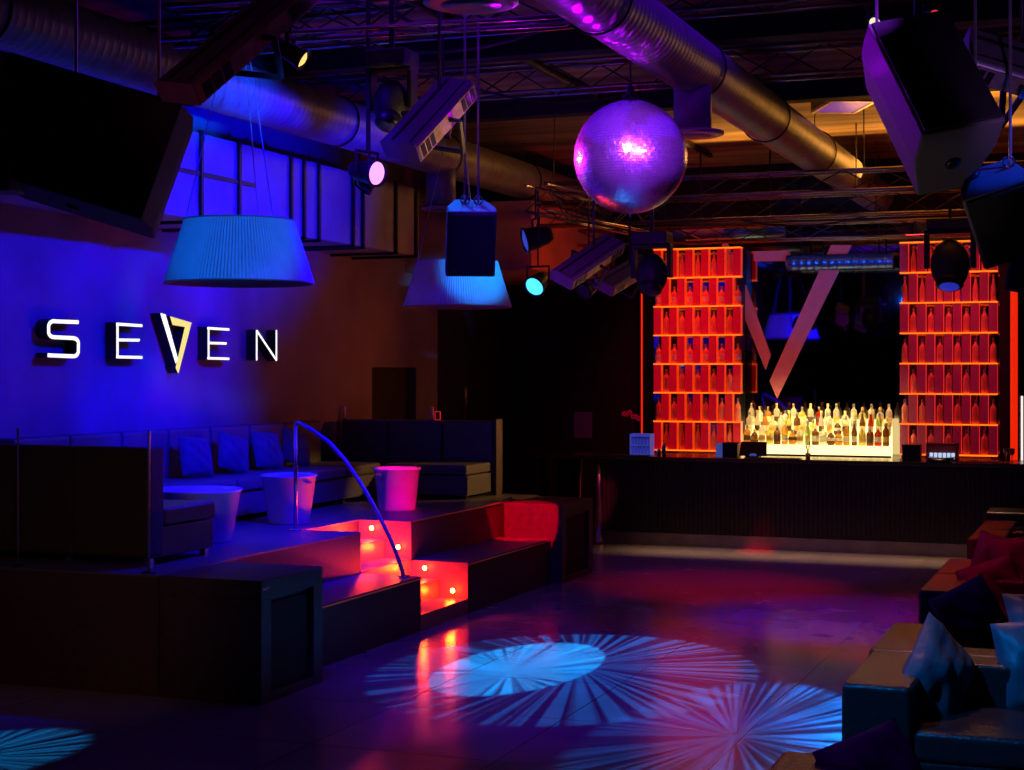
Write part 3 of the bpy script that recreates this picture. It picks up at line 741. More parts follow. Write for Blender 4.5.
speaker(P, .24, .2, .3, 'small loudspeaker peeking in at the right frame edge', yaw=YAW0-.5, pitch=.1, roll=.2, wires=((0,0),))
P = FD(92, 150, 8.8)
speaker(P, 1.0, .66, .6, 'huge black bass loudspeaker hanging at left above the sign', yaw=YAW0-.1, pitch=-.15, roll=.30, wires=((-.25,.1),(.25,.1)), taper=.8, pcol=M_grille)
P = FD(-14, 135, 8.6)
speaker(P, .36, .62, .4, 'violet-sided loudspeaker cut off by the left frame edge', yaw=YAW0+.0, pitch=.05, roll=.0, wires=((0,0),), taper=.8)

# ------------------------------------------------------------------ bar
YBAR = 20.08
bar = thing('bar_counter', 'long dark bar counter with steel kick plate below the bottle racks', 'bar', (0, 0, 0))
b = MB(); b.box(-6.42, XR-.1, YBAR+.03, YBAR+.09, .16, 1.09)
n = 150
for k in range(n):
    x = -6.42 + k*(8.9/n); b.box(x, x+.03, YBAR+.012, YBAR+.03, .17, 1.08)
b.build('front_panel', M_bar, bar)
MB().box(-6.40, XR-.1, YBAR+.0, YBAR+.09, 0, .16).build('kick_plate', M_steelr, bar)
MB().box(-7.5, XR-.1, YBAR-.05, YBAR+.72, 1.10, 1.15).build('countertop', M_top, bar, bevel=.008)
MB().box(-6.4, XR-.1, YBAR+.02, YBAR+.10, 1.085, 1.10).build('top_trim', M_black, bar)
MB().box(-7.45, -7.36, YBAR+.05, YBAR+.65, 0, 1.10).build('end_leg', M_bar, bar, bevel=.005)
MB().box(-7.2, -6.9, YBAR+.4, YBAR+.65, 0, 1.10).build('end_leg', M_bar, bar, bevel=.005)
P = FY(598.5, 500, YBAR-.0)
b = MB(); b.lathe([(.11,0),(.11,.02),(.085,.05),(.06,.3),(.042,.7),(.036,1.1)], 24); b.build('column', M_steel, bar, loc=(P.x+.0, YBAR+.02, 0))
for u, lab in ((573, None), (579, None)):
    P = FY(u, 480, YBAR+.4); MB().lathe([(.05,0),(.05,.02),(.022,.05),(.022,1.1)], 16).build('column', M_steel, bar, loc=(P.x, YBAR+.4, 0))
# rear counter
YS = 22.0
MB().box(-6.6, -1.2, 21.62, 22.44, 0, 1.06).build('rear_cabinet', M_bar, bar, bevel=.005)
MB().box(-6.65, -1.15, 21.60, 22.45, 1.06, 1.10).build('rear_top', M_top, bar, bevel=.005)
# mirror
mr = thing('wall_mirror', 'large dark mirror behind the bar between the two bottle racks', 'mirror', (0, 0, 0))
MB().box(-6.4, -1.42, 22.46, 22.49, 3.06, 4.3).build('upper_pane', M_mirror, mr)
MB().box(-6.4, -1.42, 22.46, 22.49, 1.1, 3.055).build('lower_pane', M_mirror, mr)
# V emblem
def vpoly(pts, y0, y1, name, par):
    q = [FY(u, v, y0) for u, v in pts]; n = len(q)
    v = [(p.x, y0, p.z) for p in q] + [(p.x, y1, p.z) for p in q]
    b = MB(); b.add(v, [tuple(range(n)), tuple(range(2*n-1, n-1, -1))] + [(i, i+n, (i+1)%n+n, (i+1)%n) for i in range(n)])
    return b.build(name, M_vlogo, par)
ve = thing('v_emblem', 'large pink V emblem mounted on the bar mirror', 'emblem')
vpoly([(727,240),(748,240),(752,295),(770.3,355),(765.2,369.5),(744,318),(727,276)][:0] or [(722,232),(742.5,277),(770.3,355),(765.2,369.5),(722,262)], 22.42, 22.46, 'left_stroke', ve)
vpoly([(831,245),(851,245),(776.8,398.4),(769.5,381)], 22.42, 22.46, 'right_stroke', ve)
# horizontal pink piece near the top, modelled as a plain panel
P = FY(753, 251, 22.3); Q = FY(787, 260, 22.3)
tag(MB().box(P.x, Q.x, 22.34, 22.459, Q.z, P.z).build('pink_piece', M_vlogo, bevel=.003), 'small pink panel high between the left rack and the blue tube', 'panel')
# blue tube
P = FY(787, 262, 22.1); Q = FY(894, 262, 22.1)
t = thing('ribbed_tube', 'horizontal blue-lit ribbed tube above the bar mirror', 'tube', (P.x, 22.1, (P.z+Q.z)/2), group='blue tubes over the bar')
b = MB(); b.T = frame((0,0,0), (1,0,0)); Lx = Q.x-P.x; pr = []
for i in range(14): pr += [(.11, i*Lx/14), (.11, i*Lx/14+Lx/14*.8), (.117, i*Lx/14+Lx/14*.9)]
b.lathe(pr, 28); b.build('tube_body', M_tube, t)
b = MB(); b.tube([(.2,0,.1),(.2,0,1.44)], .012, 6); b.tube([(Lx-.2,0,.1),(Lx-.2,0,1.44)], .012, 6); b.build('hanger', M_black, t)
P = FY(686, 232, 21.0); Q = FY(785, 232, 21.0)
t = thing('ribbed_tube', 'dim blue tube hanging just above the left rack top', 'tube', (P.x, 21.0, P.z), group='blue tubes over the bar')
b = MB(); b.T = frame((0,0,0), (1,0,0)); b.lathe([(.12,0),(.12,Q.x-P.x)], 28); b.build('tube_body', M_tube, t)
b = MB(); b.tube([(.2,0,.1),(.2,0,5.19-P.z)], .012, 6); b.tube([(Q.x-P.x-.2,0,.1),(Q.x-P.x-.2,0,5.19-P.z)], .012, 6); b.build('hanger', M_black, t)

# racks
SZ = [1.153 + .4055*k for k in range(8)]
def rack(x0, x1, label, blockm, skip_bottom=False):
    t = thing('bottle_rack', label, 'rack', (x0, 0, 0), group='glowing bottle racks')
    W = x1-x0; hw = W/11
    for k, z in enumerate(SZ):
        s = MB().box(0, W, 21.92, 22.06, z-.014, z).build('shelf', M_shelf, t)
        MB().box(0, W, 21.912, 21.92, z-.016, z+.002).build('light_strip', M_strip, s)
    for k in range(7):
        z0, z1 = SZ[k]+.002, SZ[k+1]-.017
        r = 6-k   # rows counted from the top, top row has five bottles
        five = (k % 2 == 0)
        for c in range(11):
            if (c % 2 == 0) == five:
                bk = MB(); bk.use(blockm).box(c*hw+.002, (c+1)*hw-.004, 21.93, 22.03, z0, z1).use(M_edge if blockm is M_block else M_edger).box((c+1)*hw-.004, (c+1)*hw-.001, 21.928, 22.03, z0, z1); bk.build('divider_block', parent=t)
    for xx in (.05, W-.1): MB().box(xx,xx+.05,22.06,22.44,1.1,SZ[-1]).build('wall_bracket', M_black, t)
    MB().box(.02, .06, 21.95, 22.2, 1.1, SZ[0]-.02).build('foot', M_black, t); MB().box(W-.06, W-.02, 21.95, 22.2, 1.1, SZ[0]-.02).build('foot', M_black, t)
    return t
RX = ((-6.25, -4.99), (-2.826, -1.566))
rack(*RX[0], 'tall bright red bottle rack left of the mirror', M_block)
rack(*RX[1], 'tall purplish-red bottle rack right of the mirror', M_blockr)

# bottles
def bottle_mesh(kind, gm, lm, cm):
    b = MB(); b.use(gm)
    if kind == 0:   # straight vodka style
        b.lathe([(.0,0),(.034,0),(.037,.01),(.037,.19),(.030,.215),(.014,.235),(.013,.285)], 16, cap=False); ht = .285
    elif kind == 1: # square shouldered
        b.lathe([(0,0),(.040,0),(.042,.01),(.042,.15),(.036,.172),(.015,.19),(.014,.24)], 12, cap=False); ht = .24
    elif kind == 2: # slim tall
        b.lathe([(0,0),(.030,0),(.032,.01),(.032,.16),(.022,.21),(.012,.25),(.012,.31)], 16, cap=False); ht = .31
    else:           # squat round
        b.lathe([(0,0),(.035,0),(.046,.03),(.048,.08),(.036,.13),(.015,.155),(.014,.19)], 16, cap=False); ht = .19
    b.use(cm).lathe([(.0155,ht-.03),(.0155,ht+.012),(0,ht+.013)], 12, cap=False)
    r = {0:.0375,1:.0425,2:.0325,3:.0485}[kind]
    if kind != 3: b.use(lm).lathe([(r,.05),(r,.12)], 16, cap=False)
    else: b.use(lm).lathe([(.0478,.06),(.049,.08),(.046,.10)], 16, cap=False)
    return b
M_lab = mat('bottle_label', (.85,.8,.75), .6, noise=.1); M_labr = mat('bottle_label_red', (.7,.25,.2), .6, noise=.1); M_cap = mat('bottle_cap', (.25,.2,.2), .4, metal=.5, noise=.1)
M_capb = mat('bottle_cap_blue', (.1,.1,.5), .4, noise=.1)
RB = [bottle_mesh(0, M_glassr, M_labr, M_capb), bottle_mesh(0, M_glassr, M_labr, M_cap), bottle_mesh(1, M_glassr, M_lab, M_cap), bottle_mesh(2, M_glassr, M_labr, M_cap)]
SRC = {}
def put_bottle(key, mb, loc, label, group):
    if key not in SRC: o = mb.build('bottle', loc=loc); SRC[key] = o
    else: o = SRC[key].copy(); C.objects.link(o); o.location = loc
    o.rotation_euler = (0, 0, random.uniform(0, 6)); o.scale = (1.15, 1.15, 1.1); tag(o, label, 'bottle', group); return o
lvl = ['lowest', 'second', 'third', 'fourth', 'fifth', 'sixth', 'top']
rowkind = [3, 0, 1, 2, 1, 2, 3]
for s, (x0, x1) in enumerate(RX):
    side = ['left', 'right'][s]; hw = (x1-x0)/11
    for k in range(7):
        five = k % 2 == 0; idx = 0
        for c in range(11):
            if (c % 2 == 0) != five:
                kd = rowkind[k] if s == 0 else [0,0,0,0,1,3,3][k]
                lab = 'red-lit bottle, %s from left on the %s shelf of the %s bar rack' % (ORD[idx], lvl[k] if k in (0, 6) else lvl[k]+'-from-bottom', side)
                put_bottle(('r', kd), RB[kd], (x0+(c+.5)*hw+.004, 21.985, SZ[k]), lab, 'bottles in the %s bar rack' % side); idx += 1

# glowing stepped display
lb = thing('bottle_display', 'glowing yellow stepped light box between the racks full of bottles', 'display', (0,0,0))
tiers = [(21.66, 21.80, 1.26), (21.80, 21.94, 1.39), (21.94, 22.10, 1.51)]
for i, (y0, y1, z) in enumerate(tiers):
    MB().box(-4.93, -2.95, y0, y1, 1.101 , z).build('lit_step', M_glow, lb, bevel=.004)
MB().box(-4.93, -2.95, 22.10, 22.13, 1.101, 1.60).build('lit_back', M_glow, lb)
MB().box(-4.95, -2.90, 21.62, 21.66, 1.101, 1.135).build('front_lip', M_steel, lb)
gl = {n: mat('glass_'+n, c, .2, trans=.45, noise=.02, ior=1.15) for n, c in dict(clear=(1,.97,.8), amber=(.85,.35,.06), green=(.45,.6,.18), brown=(.25,.10,.04), red=(.7,.05,.02), yellow=(1,.8,.2)).items()}
M_labw = mat('label_cream', (.9,.85,.65), .6, noise=.1); M_labd = mat('label_dark', (.12,.07,.05), .6, noise=.1); M_labg = mat('label_gold', (.8,.5,.12), .5, noise=.1)
cfg = [('front', tiers[0], 19, [(1,'amber'),(3,'brown'),(0,'clear'),(1,'yellow'),(1,'brown'),(0,'amber'),(3,'amber'),(1,'clear'),(2,'green'),(1,'brown'),(1,'clear'),(3,'brown'),(3,'amber'),(0,'amber'),(2,'brown'),(1,'yellow'),(1,'brown'),(1,'red'),(0,'brown')], .31),
       ('middle', tiers[1], 18, [(0,'clear'),(2,'clear'),(2,'amber'),(1,'clear'),(0,'clear'),(2,'yellow'),(0,'brown'),(1,'clear'),(3,'yellow'),(2,'clear'),(0,'clear'),(3,'brown'),(1,'clear'),(0,'clear'),(2,'brown'),(2,'red'),(0,'green'),(1,'yellow')], .7),
       ('back', tiers[2], 17, [(0,'clear'),(1,'clear'),(1,'amber'),(0,'clear'),(3,'clear'),(0,'clear'),(1,'yellow'),(0,'clear'),(1,'red'),(0,'clear'),(0,'clear'),(3,'clear'),(0,'clear'),(1,'yellow'),(0,'clear'),(1,'clear'),(0,'clear')], .5)]
adj = {'clear':'clear','amber':'amber','green':'green','brown':'dark brown','red':'red','yellow':'yellow'}
for rn, (y0, y1, z), n, kinds, off in cfg:
    for i in range(n):
        kd, cn = kinds[i % len(kinds)]
        lm = [M_labw, M_labd, M_labg, M_labw][(i*7+kd) % 4]
        x = -4.86 + (1.88)*(i+.0)/(n-1)
        lab = '%s bottle, %s from left in the %s row of the glowing display' % (adj[cn], ORD[i], rn)
        key = (kd, cn, (i*7+kd) % 4)
        bo = put_bottle(key, bottle_mesh(kd, gl[cn], lm, [M_cap, mat('cap_gold', (.8,.6,.2), .35, metal=.6)][i % 2]) if key not in SRC else None, (x, (y0+y1)/2, z), lab, 'bottles on the glowing display'); bo.scale = (1.18, 1.18, 1.04)

# LED tubes
def led(u, v0, v1, y, r, m, label):
    P = FY(u, v0, y); Q = FY(u, v1, y)
    t = thing('led_tube', label, 'light tube', (P.x, y, Q.z), group='vertical light tubes beside the bar')
    MB().lathe([(r,0),(r,P.z-Q.z)], 16).build('tube', m, t)
    MB().box(-r*1.4, r*1.4, r*1.0, r*1.0+.03, 0, P.z-Q.z).build('channel', M_black, t)
led(641.8, 262, 451.3, 22.3, .013, M_led, 'thin glowing red light tube left of the left rack')
led(1014, 247, 460, 21.7, .045, M_led, 'thick glowing red light tube right of the right rack')
led(1022, 396, 461, 21.9, .014, M_ledw, 'short thin white light tube at the right frame edge')
# dark column panel right of right rack
tag(MB().box(-1.53, -1.40, 21.8, 22.44, 1.10, 4.1).build('column_panel', M_blackwall, bevel=.004), 'narrow black panel between the right rack and the red tube', 'panel')

# ------------------------------------------------------------------ things on the bar
BT = 1.15
def onbar(u, y): P = FY(u, 455, y); return (P.x, y, BT)
# crate of glasses
P = onbar(642, 20.4)
t = thing('glass_crate', 'blue-lit crate of upright glasses at the left end of the bar', 'crate', P)
b = MB(); b.box(-.14,.14,-.10,.10,0,.02); b.box(-.14,-.13,-.10,.10,.02,.27); b.box(.13,.14,-.10,.10,.02,.27); b.box(-.14,.14,.09,.10,.02,.27); b.box(-.14,.14,-.10,.10,.27,.285); b.box(-.13,.13,-.1,-.095,.13,.14); b.build('crate_frame', M_crate, t)
for k in range(6):
    MB().lathe([(.016,0),(.018,.005),(.020,.105),(.017,.105)], 12, c=(-.11+.044*k, -.05, .02)).build('tumbler', M_tumbler, t)
    MB().lathe([(.016,0),(.018,.005),(.020,.105),(.017,.105)], 12, c=(-.11+.044*k, -.05, .141)).build('tumbler', M_tumbler, t)
# orchid
P = onbar(633, 20.62); R = lambda: random.uniform(-1,1)
t = thing('potted_orchid', 'red orchid in a small dark pot behind the glass crate', 'plant', P)
MB().lathe([(.045,0),(.06,.12),(.055,.12)], 16).build('pot', M_blackp, t)
MB().tube([(0,0,.1),(.01,0,.3),(-.02,0,.48),(-.07,-.01,.55),(-.10,-.01,.56)], .005, 6).build('stem', M_stem, t)
for k in range(6):
    c = Vector((-.11+.04*k, -.02+.02*R(), .56-.012*k+.03*R())); b = MB()
    for q in range(5):
        a = 2*PI*q/5; b.ball(c+Vector((.022*math.cos(a), -.01, .022*math.sin(a))), (.016,.006,.016), 8, 6)
    b.build('flower', M_orchid, t)
# small bottles group & jigger
for k, (u, hh, lab) in enumerate(((659, .10, 'low steel shaker left of the small bottle on the bar'), (664, .17, 'small steel cocktail shaker on the bar before the left rack'))):
    q = onbar(u, 20.35)
    tag(MB().lathe([(.024,0),(.032,hh*.6),(.022,hh*.8),(.013,hh*.85),(.013,hh)], 16).build('cocktail_shaker', M_steel, loc=q), lab, 'shaker', 'shakers on the bar')
def caddy(u, y, w, d, h, label, m=M_blackp, nm='bar_caddy'):
    q = onbar(u, y); t = thing(nm, label, 'caddy', q, group='black bar caddies')
    b = MB(); b.prism([(-w/2,-d/2),(w/2,-d/2),(w/2,d/2),(-w/2,d/2)], 0, h); b.build('body', m, t, bevel=.008)
    MB().box(-w/2-.004, w/2+.004, -d/2-.004, d/2+.004, h-.03, h-.015).build('lid_band', M_black, t)
    return t
caddy(731, 20.35, .19, .16, .19, 'black napkin caddy beside the blue napkin block on the bar')
q = onbar(720, 20.33); tag(MB().box(-.045,.045,-.05,.05,0,.175).build('napkin_stack', M_nap, loc=q, bevel=.006), 'bright blue stack of napkins left of the black caddy', 'napkins')
q = onbar(753, 20.35); t = thing('till_screen', 'dark trapezoid till screen seen from behind on the bar', 'screen', q)
b = MB(); b.add([(-.18,-.03,.02),(.18,-.03,.02),(.165,.05,.2),(-.165,.05,.2),(-.18,.0,.02),(.18,.0,.02),(.165,.08,.2),(-.165,.08,.2)], [(0,1,2,3),(7,6,5,4),(0,4,5,1),(1,5,6,2),(2,6,7,3),(3,7,4,0)]); b.build('screen_housing', mat('till_brown', (.06,.04,.02), .5, noise=.1), t)
MB().box(-.09,.09,-.08,.09,0,.02).build('stand', M_blackp, t)
MB().ball((.01,-.045,.035), (.05,.012,.02), 12, 8).build('logo_patch', M_nap, t)
caddy(912, 20.35, .22, .18, .20, 'square black caddy on the bar before the right rack')
q = onbar(808, 20.3); t = thing('straw_holder', 'holder of dark stirrers and straws in the middle of the bar', 'holder', q)
MB().lathe([(.03,0),(.035,.07),(.03,.07),(.026,.01)], 16, cap=False).build('cup', M_steel, t)
for k in range(6):
    MB().tube([(.01*R(), .01*R(), .02), (.012*(k-2.5)+.01*R(), .02*R(), .2+.03*R())], .004, 5).build('stirrer', M_blackp, t)
q = onbar(942, 20.3); t = thing('glass_chiller', 'small red-framed chiller with a row of blue-white lit glasses', 'chiller', q)
b = MB(); b.box(-.19,.19,-.02,.14,0,.03); b.box(-.19,-.17,-.02,.14,.03,.22); b.box(.17,.19,-.02,.14,.03,.22); b.box(-.19,.19,-.02,.14,.2,.22); b.box(-.17,.17,.12,.14,.03,.2); b.build('housing', mat('chiller_red', (.35,.02,.03), .4, noise=.1), t)
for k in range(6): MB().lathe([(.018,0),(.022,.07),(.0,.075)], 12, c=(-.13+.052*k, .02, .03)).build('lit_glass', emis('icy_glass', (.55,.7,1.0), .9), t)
q = onbar(940, 20.17); tag(MB().lathe([(.12,0),(.17,.045),(.175,.06),(.15,.05),(.1,.01)], 24).build('metal_bowl', M_steel, loc=q), 'shallow metal bowl in front of the chiller on the bar', 'bowl')
for k, (u, lab) in enumerate(((1006, 'left of two shiny stem glasses at the right end of the bar'), (1012, 'right of two shiny stem glasses at the right end of the bar'))):
    q = onbar(u, 20.35); tag(MB().lathe([(.035,0),(.005,.01),(.005,.08),(.03,.11),(.034,.17),(.03,.17),(.025,.115),(0,.09)], 16, cap=False).build('stem_glass', M_tumbler, loc=q), lab, 'glass', 'stem glasses on the bar')
# bar mats with shiny rubber bristles
for u0, u1, lab in ((610, 650, 'rubber bar mat sparkling red near the left end'), (745, 800, 'rubber bar mat in front of the glowing display'), (960, 1004, 'rubber bar mat sparkling pink near the right end')):
    a = onbar(u0, 20.15); c = onbar(u1, 20.15); t = thing('bar_mat', lab, 'mat', (a[0], 20.1, BT), group='bar mats')
    W = c[0]-a[0]; MB().box(0, W, 0, .16, 0, .006).build('mat_base', M_blackp, t)
    b = MB()
    for i in range(int(W/.03)):
        for j in range(5): b.box(i*.03+.006, i*.03+.018, j*.03+.006, j*.03+.018, .006, .014)
    b.build('bristles', mat('mat_bristle', (.5,.35,.35), .15, metal=.5), t)

# ------------------------------------------------------------------ right lounge sofas
XS = -1.42; SW = 2.1; AR = .355; SH = .65
def lounge(y0, y1, facing, label, XS=XS):
    """facing -1: toward the camera (seat front at y0); +1: away"""
    L = y1-y0
    t = thing('lounge_sofa', label, 'sofa', (XS+SW/2, (y0+y1)/2, 0), 0 if facing < 0 else PI, group='low lounge sofas along the right side')
    hx, hy = SW/2, L/2
    for sx in (-1, 1):
        a, c = (-hx, -hx+AR) if sx < 0 else (hx-AR, hx)
        MB().box(a, c, -hy, hy, .04, SH).build('arm', M_leather2, t, bevel=.03, seg=4)
    MB().box(-hx+AR+.004, hx-AR-.004, hy-.26, hy, .04, SH).build('backrest', M_leather2, t, bevel=.03, seg=4)
    MB().box(-hx+AR+.006, hx-AR-.006, -hy+.02, hy-.265, .05, .27).build('seat_base', M_leather2, t, bevel=.01)
    MB().box(-hx+AR+.008, -.004, -hy+.01, hy-.268, .275, .43).build('seat_cushion', M_leather2, t, bevel=.035, seg=4)
    MB().box(.004, hx-AR-.008, -hy+.01, hy-.268, .275, .43).build('seat_cushion', M_leather2, t, bevel=.035, seg=4)
    b = MB()
    for x in (-hx+.08, hx-.12):
        for y in (-hy+.08, hy-.12): MB().box(x, x+.04, y, y+.04, 0, .045).build('foot', M_black, t)
    return t
lounge(5.70, 6.75, 1, 'nearest low lounge sofa at the bottom frame edge, facing the bar', -1.355)
lounge(8.29, 9.36, -1, 'lounge sofa facing the camera with the cyan-lit pillow against its arm', -1.365)
lounge(9.39, 10.46, 1, 'lounge sofa back to back behind the one with the cyan-lit pillow', -1.39)
lounge(12.03, 13.10, -1, 'lounge sofa in the second pair, facing the camera, red-lit arm')
lounge(13.13, 14.20, 1, 'lounge sofa in the second pair, facing the bar')
lounge(15.90, 16.95, -1, 'lounge sofa in the third pair, facing the camera')
lounge(16.98, 18.00, 1, 'lounge sofa in the third pair, facing the bar')
t = thing('ottoman', 'farthest low red-topped ottoman just before the bar at right', 'ottoman', (-1.12, 19.4, 0))
MB().box(-.38,.5,-.32,.32,.04,.5).build('base', M_leather2, t, bevel=.02); MB().box(-.38,.5,-.32,.32,.505,.65).build('cushion', M_leather2, t, bevel=.03, seg=3)

G = 'pillows on the lounge sofas'
def pil(u, v, d, n, up, w, h, th, m, lab, sd, tz=0): pillow(FD(u, v, d), n, up, w, h, th, m, lab, sd, G, tz)
pil(938, 676, 8.62, -FWD*.75+RIGHT*.62+UP*.30, UP, .58, .46, .20, M_pillow2, 'large cyan-lit satin pillow leaning on the near sofa arm', 21, -.85)
pil(1042, 662, 8.75, -FWD+RIGHT*-.25+UP*.35, UP, .50, .50, .18, M_pillow2, 'cyan-lit pillow cut off by the right frame edge', 22, .15)
pil(1040, 626, 9.0, -FWD+UP*.9, UP, .46, .36, .15, M_pillow2, 'folded cyan-lit pillow on top of the cut-off pillow', 23, .0)
pil(874, 778, 6.6, -FWD*.8+RIGHT*.2+UP*.35, UP, .40, .44, .26, M_pillow, 'dark violet pillow at the bottom edge on the nearest sofa', 24, .30)
pil(972, 618, 10.1, -FWD*.9-RIGHT*.2+UP*.2, UP, .46, .40, .2, M_pillow, 'dark blue pillow behind the cyan-lit pillow', 25, .5)
pil(995, 595, 12.4, -FWD+UP*.2, UP, .56, .50, .22, M_pillowd, 'large black pillow on the sofa of the second pair', 26, .3)
pil(1000, 560, 12.9, -FWD*.9-RIGHT*.2+UP*.2, UP, .40, .44, .2, M_pillowd, 'black upright pillow behind the large black pillow', 27, -.3)
pil(1034, 548, 16.2, -FWD+UP*.2, UP, .52, .60, .22, M_pillowd, 'dark pillow on the third pair of sofas at the right edge', 28, .2)
pil(1030, 572, 12.6, -FWD+UP*.2, UP, .60, .60, .22, M_pillowd, 'black pillow at the right frame edge on the second pair', 29, .1)

# ------------------------------------------------------------------ lighting
def gobo(o, k=7.0, thr=.5, inner=.0, tanr=.2, cx=0, cy=0, soft=.12, seed=0.0, fall=0.55):
    l = o.data; l.use_nodes = True; nt = l.node_tree
    em = next(n for n in nt.nodes if n.type == 'EMISSION')
    tc = nt.nodes.new('ShaderNodeTexCoord'); sp = nt.nodes.new('ShaderNodeSeparateXYZ'); nt.links.new(tc.outputs['Normal'], sp.inputs[0])
    def M(op, a, b=None):
        n = nt.nodes.new('ShaderNodeMath'); n.operation = op
        for i, q in enumerate((a, b)):
            if q is None: continue
            if isinstance(q, (int, float)): n.inputs[i].default_value = q
            else: nt.links.new(q, n.inputs[i])
        return n.outputs[0]
    z = M('ABSOLUTE', sp.outputs[2]); z = M('MAXIMUM', z, .001)
    x = M('SUBTRACT', M('DIVIDE', sp.outputs[0], z), cx*tanr); y = M('SUBTRACT', M('DIVIDE', sp.outputs[1], z), cy*tanr)
    r = M('SQRT', M('ADD', M('MULTIPLY', x, x), M('MULTIPLY', y, y)))
    rr = M('MAXIMUM', r, 1e-4)
    cb = nt.nodes.new('ShaderNodeCombineXYZ'); nt.links.new(M('MULTIPLY', M('DIVIDE', x, rr), k), cb.inputs[0]); nt.links.new(M('MULTIPLY', M('DIVIDE', y, rr), k), cb.inputs[1]); cb.inputs[2].default_value = seed
    ns = nt.nodes.new('ShaderNodeTexNoise'); ns.inputs['Scale'].default_value = 1.0; ns.inputs['Detail'].default_value = 3.0; nt.links.new(cb.outputs[0], ns.inputs['Vector'])
    mr = nt.nodes.new('ShaderNodeMapRange'); mr.interpolation_type = 'SMOOTHSTEP'
    nt.links.new(ns.outputs['Fac'], mr.inputs['Value']); mr.inputs['From Min'].default_value = thr-soft; mr.inputs['From Max'].default_value = thr+soft
    fo = nt.nodes.new('ShaderNodeMapRange'); nt.links.new(r, fo.inputs['Value'])
    fo.inputs['From Min'].default_value = tanr*.1; fo.inputs['From Max'].default_value = tanr*1.5; fo.inputs['To Min'].default_value = 1; fo.inputs['To Max'].default_value = fall
    nt.links.new(M('MULTIPLY', M('ADD', mr.outputs[0], inner), fo.outputs[0]), em.inputs['Strength'])

def dapple(o, scale=14.0, thr=.32):
    l = o.data; l.use_nodes = True; nt = l.node_tree
    em = next(n for n in nt.nodes if n.type == 'EMISSION')
    tc = nt.nodes.new('ShaderNodeTexCoord'); vo = nt.nodes.new('ShaderNodeTexVoronoi'); vo.inputs['Scale'].default_value = scale
    nt.links.new(tc.outputs['Normal'], vo.inputs['Vector'])
    mr = nt.nodes.new('ShaderNodeMapRange'); mr.interpolation_type = 'SMOOTHSTEP'
    mr.inputs['From Min'].default_value = thr; mr.inputs['From Max'].default_value = thr*.6; mr.inputs['To Min'].default_value = .06
    nt.links.new(vo.outputs['Distance'], mr.inputs['Value']); nt.links.new(mr.outputs[0], em.inputs['Strength'])

def spot(loc, tgt, col, power, ang, blend=.25, size=.05, name='spot_beam', spec=1.0):
    return lamp('SPOT', name, loc, col, power, target=tgt, size=size, angle=ang, blend=blend, spec=spec)
# wall wash
BLUE = (0.0, 0.0, 1.0)
spot((-5.3, 13.0, 4.35), (XL, 11.7, 2.0), BLUE, 1350, 96, .45, .06)
spot((-4.6, 13.4, 3.3), (-7.9, 14.5, 4.05), BLUE, 1500, 50, .9, .1)
# lampshades and duct
spot((-3.4, 6.5, 3.9), (-6.75, 11.2, 3.2), (0.0, 0.15, 1.0), 760, 12, .25, .1)
spot((-3.6, 8.2, 3.6), (-7.1, 11.9, 4.62), (0.0, 0.07, 1.0), 6000, 11, .9, .05)
spot((-2.4, 8.6, 3.75), (-6.62, 16.1, 3.32), (0.0, 0.24, 1.0), 5200, 6.2, .8, .05)
spot((-3.0, 5.0, 3.9), (-6.8, 15.9, 3.4), BLUE, 1300, 5.5, .8, .1)
spot((-4.9, 10.6, 4.9), (-4.13, 9.97, 3.4), (0.0, 0.12, 1.0), 420, 16, .5, .05)
spot((.35, 8.2, 4.9), (-.45, 8.65, 3.3), (0.0, 0.05, 1.0), 500, 18, .5, .05)
# blue on stage platform
spot((-5.0, 11.4, 4.6), (-7.7, 12.9, .9), BLUE, 1500, 52, .6, .15)
# orange on wall far part
spot((-6.2, 17.9, 2.1), (XL, 16.8, 2.6), (1.0, 0.15, 0.015), 26, 100, .8, .3)
spot((-5.0, 18.4, 3.0), (-7.0, 19.8, 4.0), (1.0, 0.05, 0.0), 110, 50, .8, .1)
spot((-4.6, 15.0, 4.2), (-7.2, 18.0, 4.7), (1.0, 0.35, 0.05), 60, 40, .8, .05)
# warm uplight on ceiling above the bar
lamp('AREA', 'warm_uplight', (-3.0, 19.8, 4.80), (1.0, 0.40, 0.06), 60, target=(-3.0, 19.4, 5.2), size=4.5, size_y=.6)
lamp('AREA', 'warm_uplight', (-1.9, 17.4, 4.80), (1.0, 0.40, 0.06), 40, target=(-1.9, 17.4, 5.2), size=1.8, size_y=.8)
spot((-2.0, 19.4, 3.0), (-6.7, 16.8, 1.2), (1.0, 0.5, 0.10), 900, 13, .5, .05)
spot((-3.3, 18.6, 3.4), (-3.9, 22.1, 3.74), (0.0, 0.14, 1.0), 150, 40, .6, .05)
# added fill lights without fixtures, brightening the rack and display bottles
lamp('AREA', 'rack_fill', (-5.5, 20.9, 4.2), (1.0, 0.03, 0.02), 12, target=(-5.62, 21.98, 2.3), size=1.0).data.spread = math.radians(75)
lamp('AREA', 'rack_fill', (-2.1, 20.9, 4.2), (1.0, 0.04, 0.08), 7, target=(-2.2, 21.98, 2.3), size=1.0).data.spread = math.radians(75)
lamp('AREA', 'display_fill', (-3.94, 21.2, 2.7), (1.0, 0.78, 0.28), 14, target=(-3.94, 21.95, 1.55), size=1.8, size_y=.2).data.spread = math.radians(70)
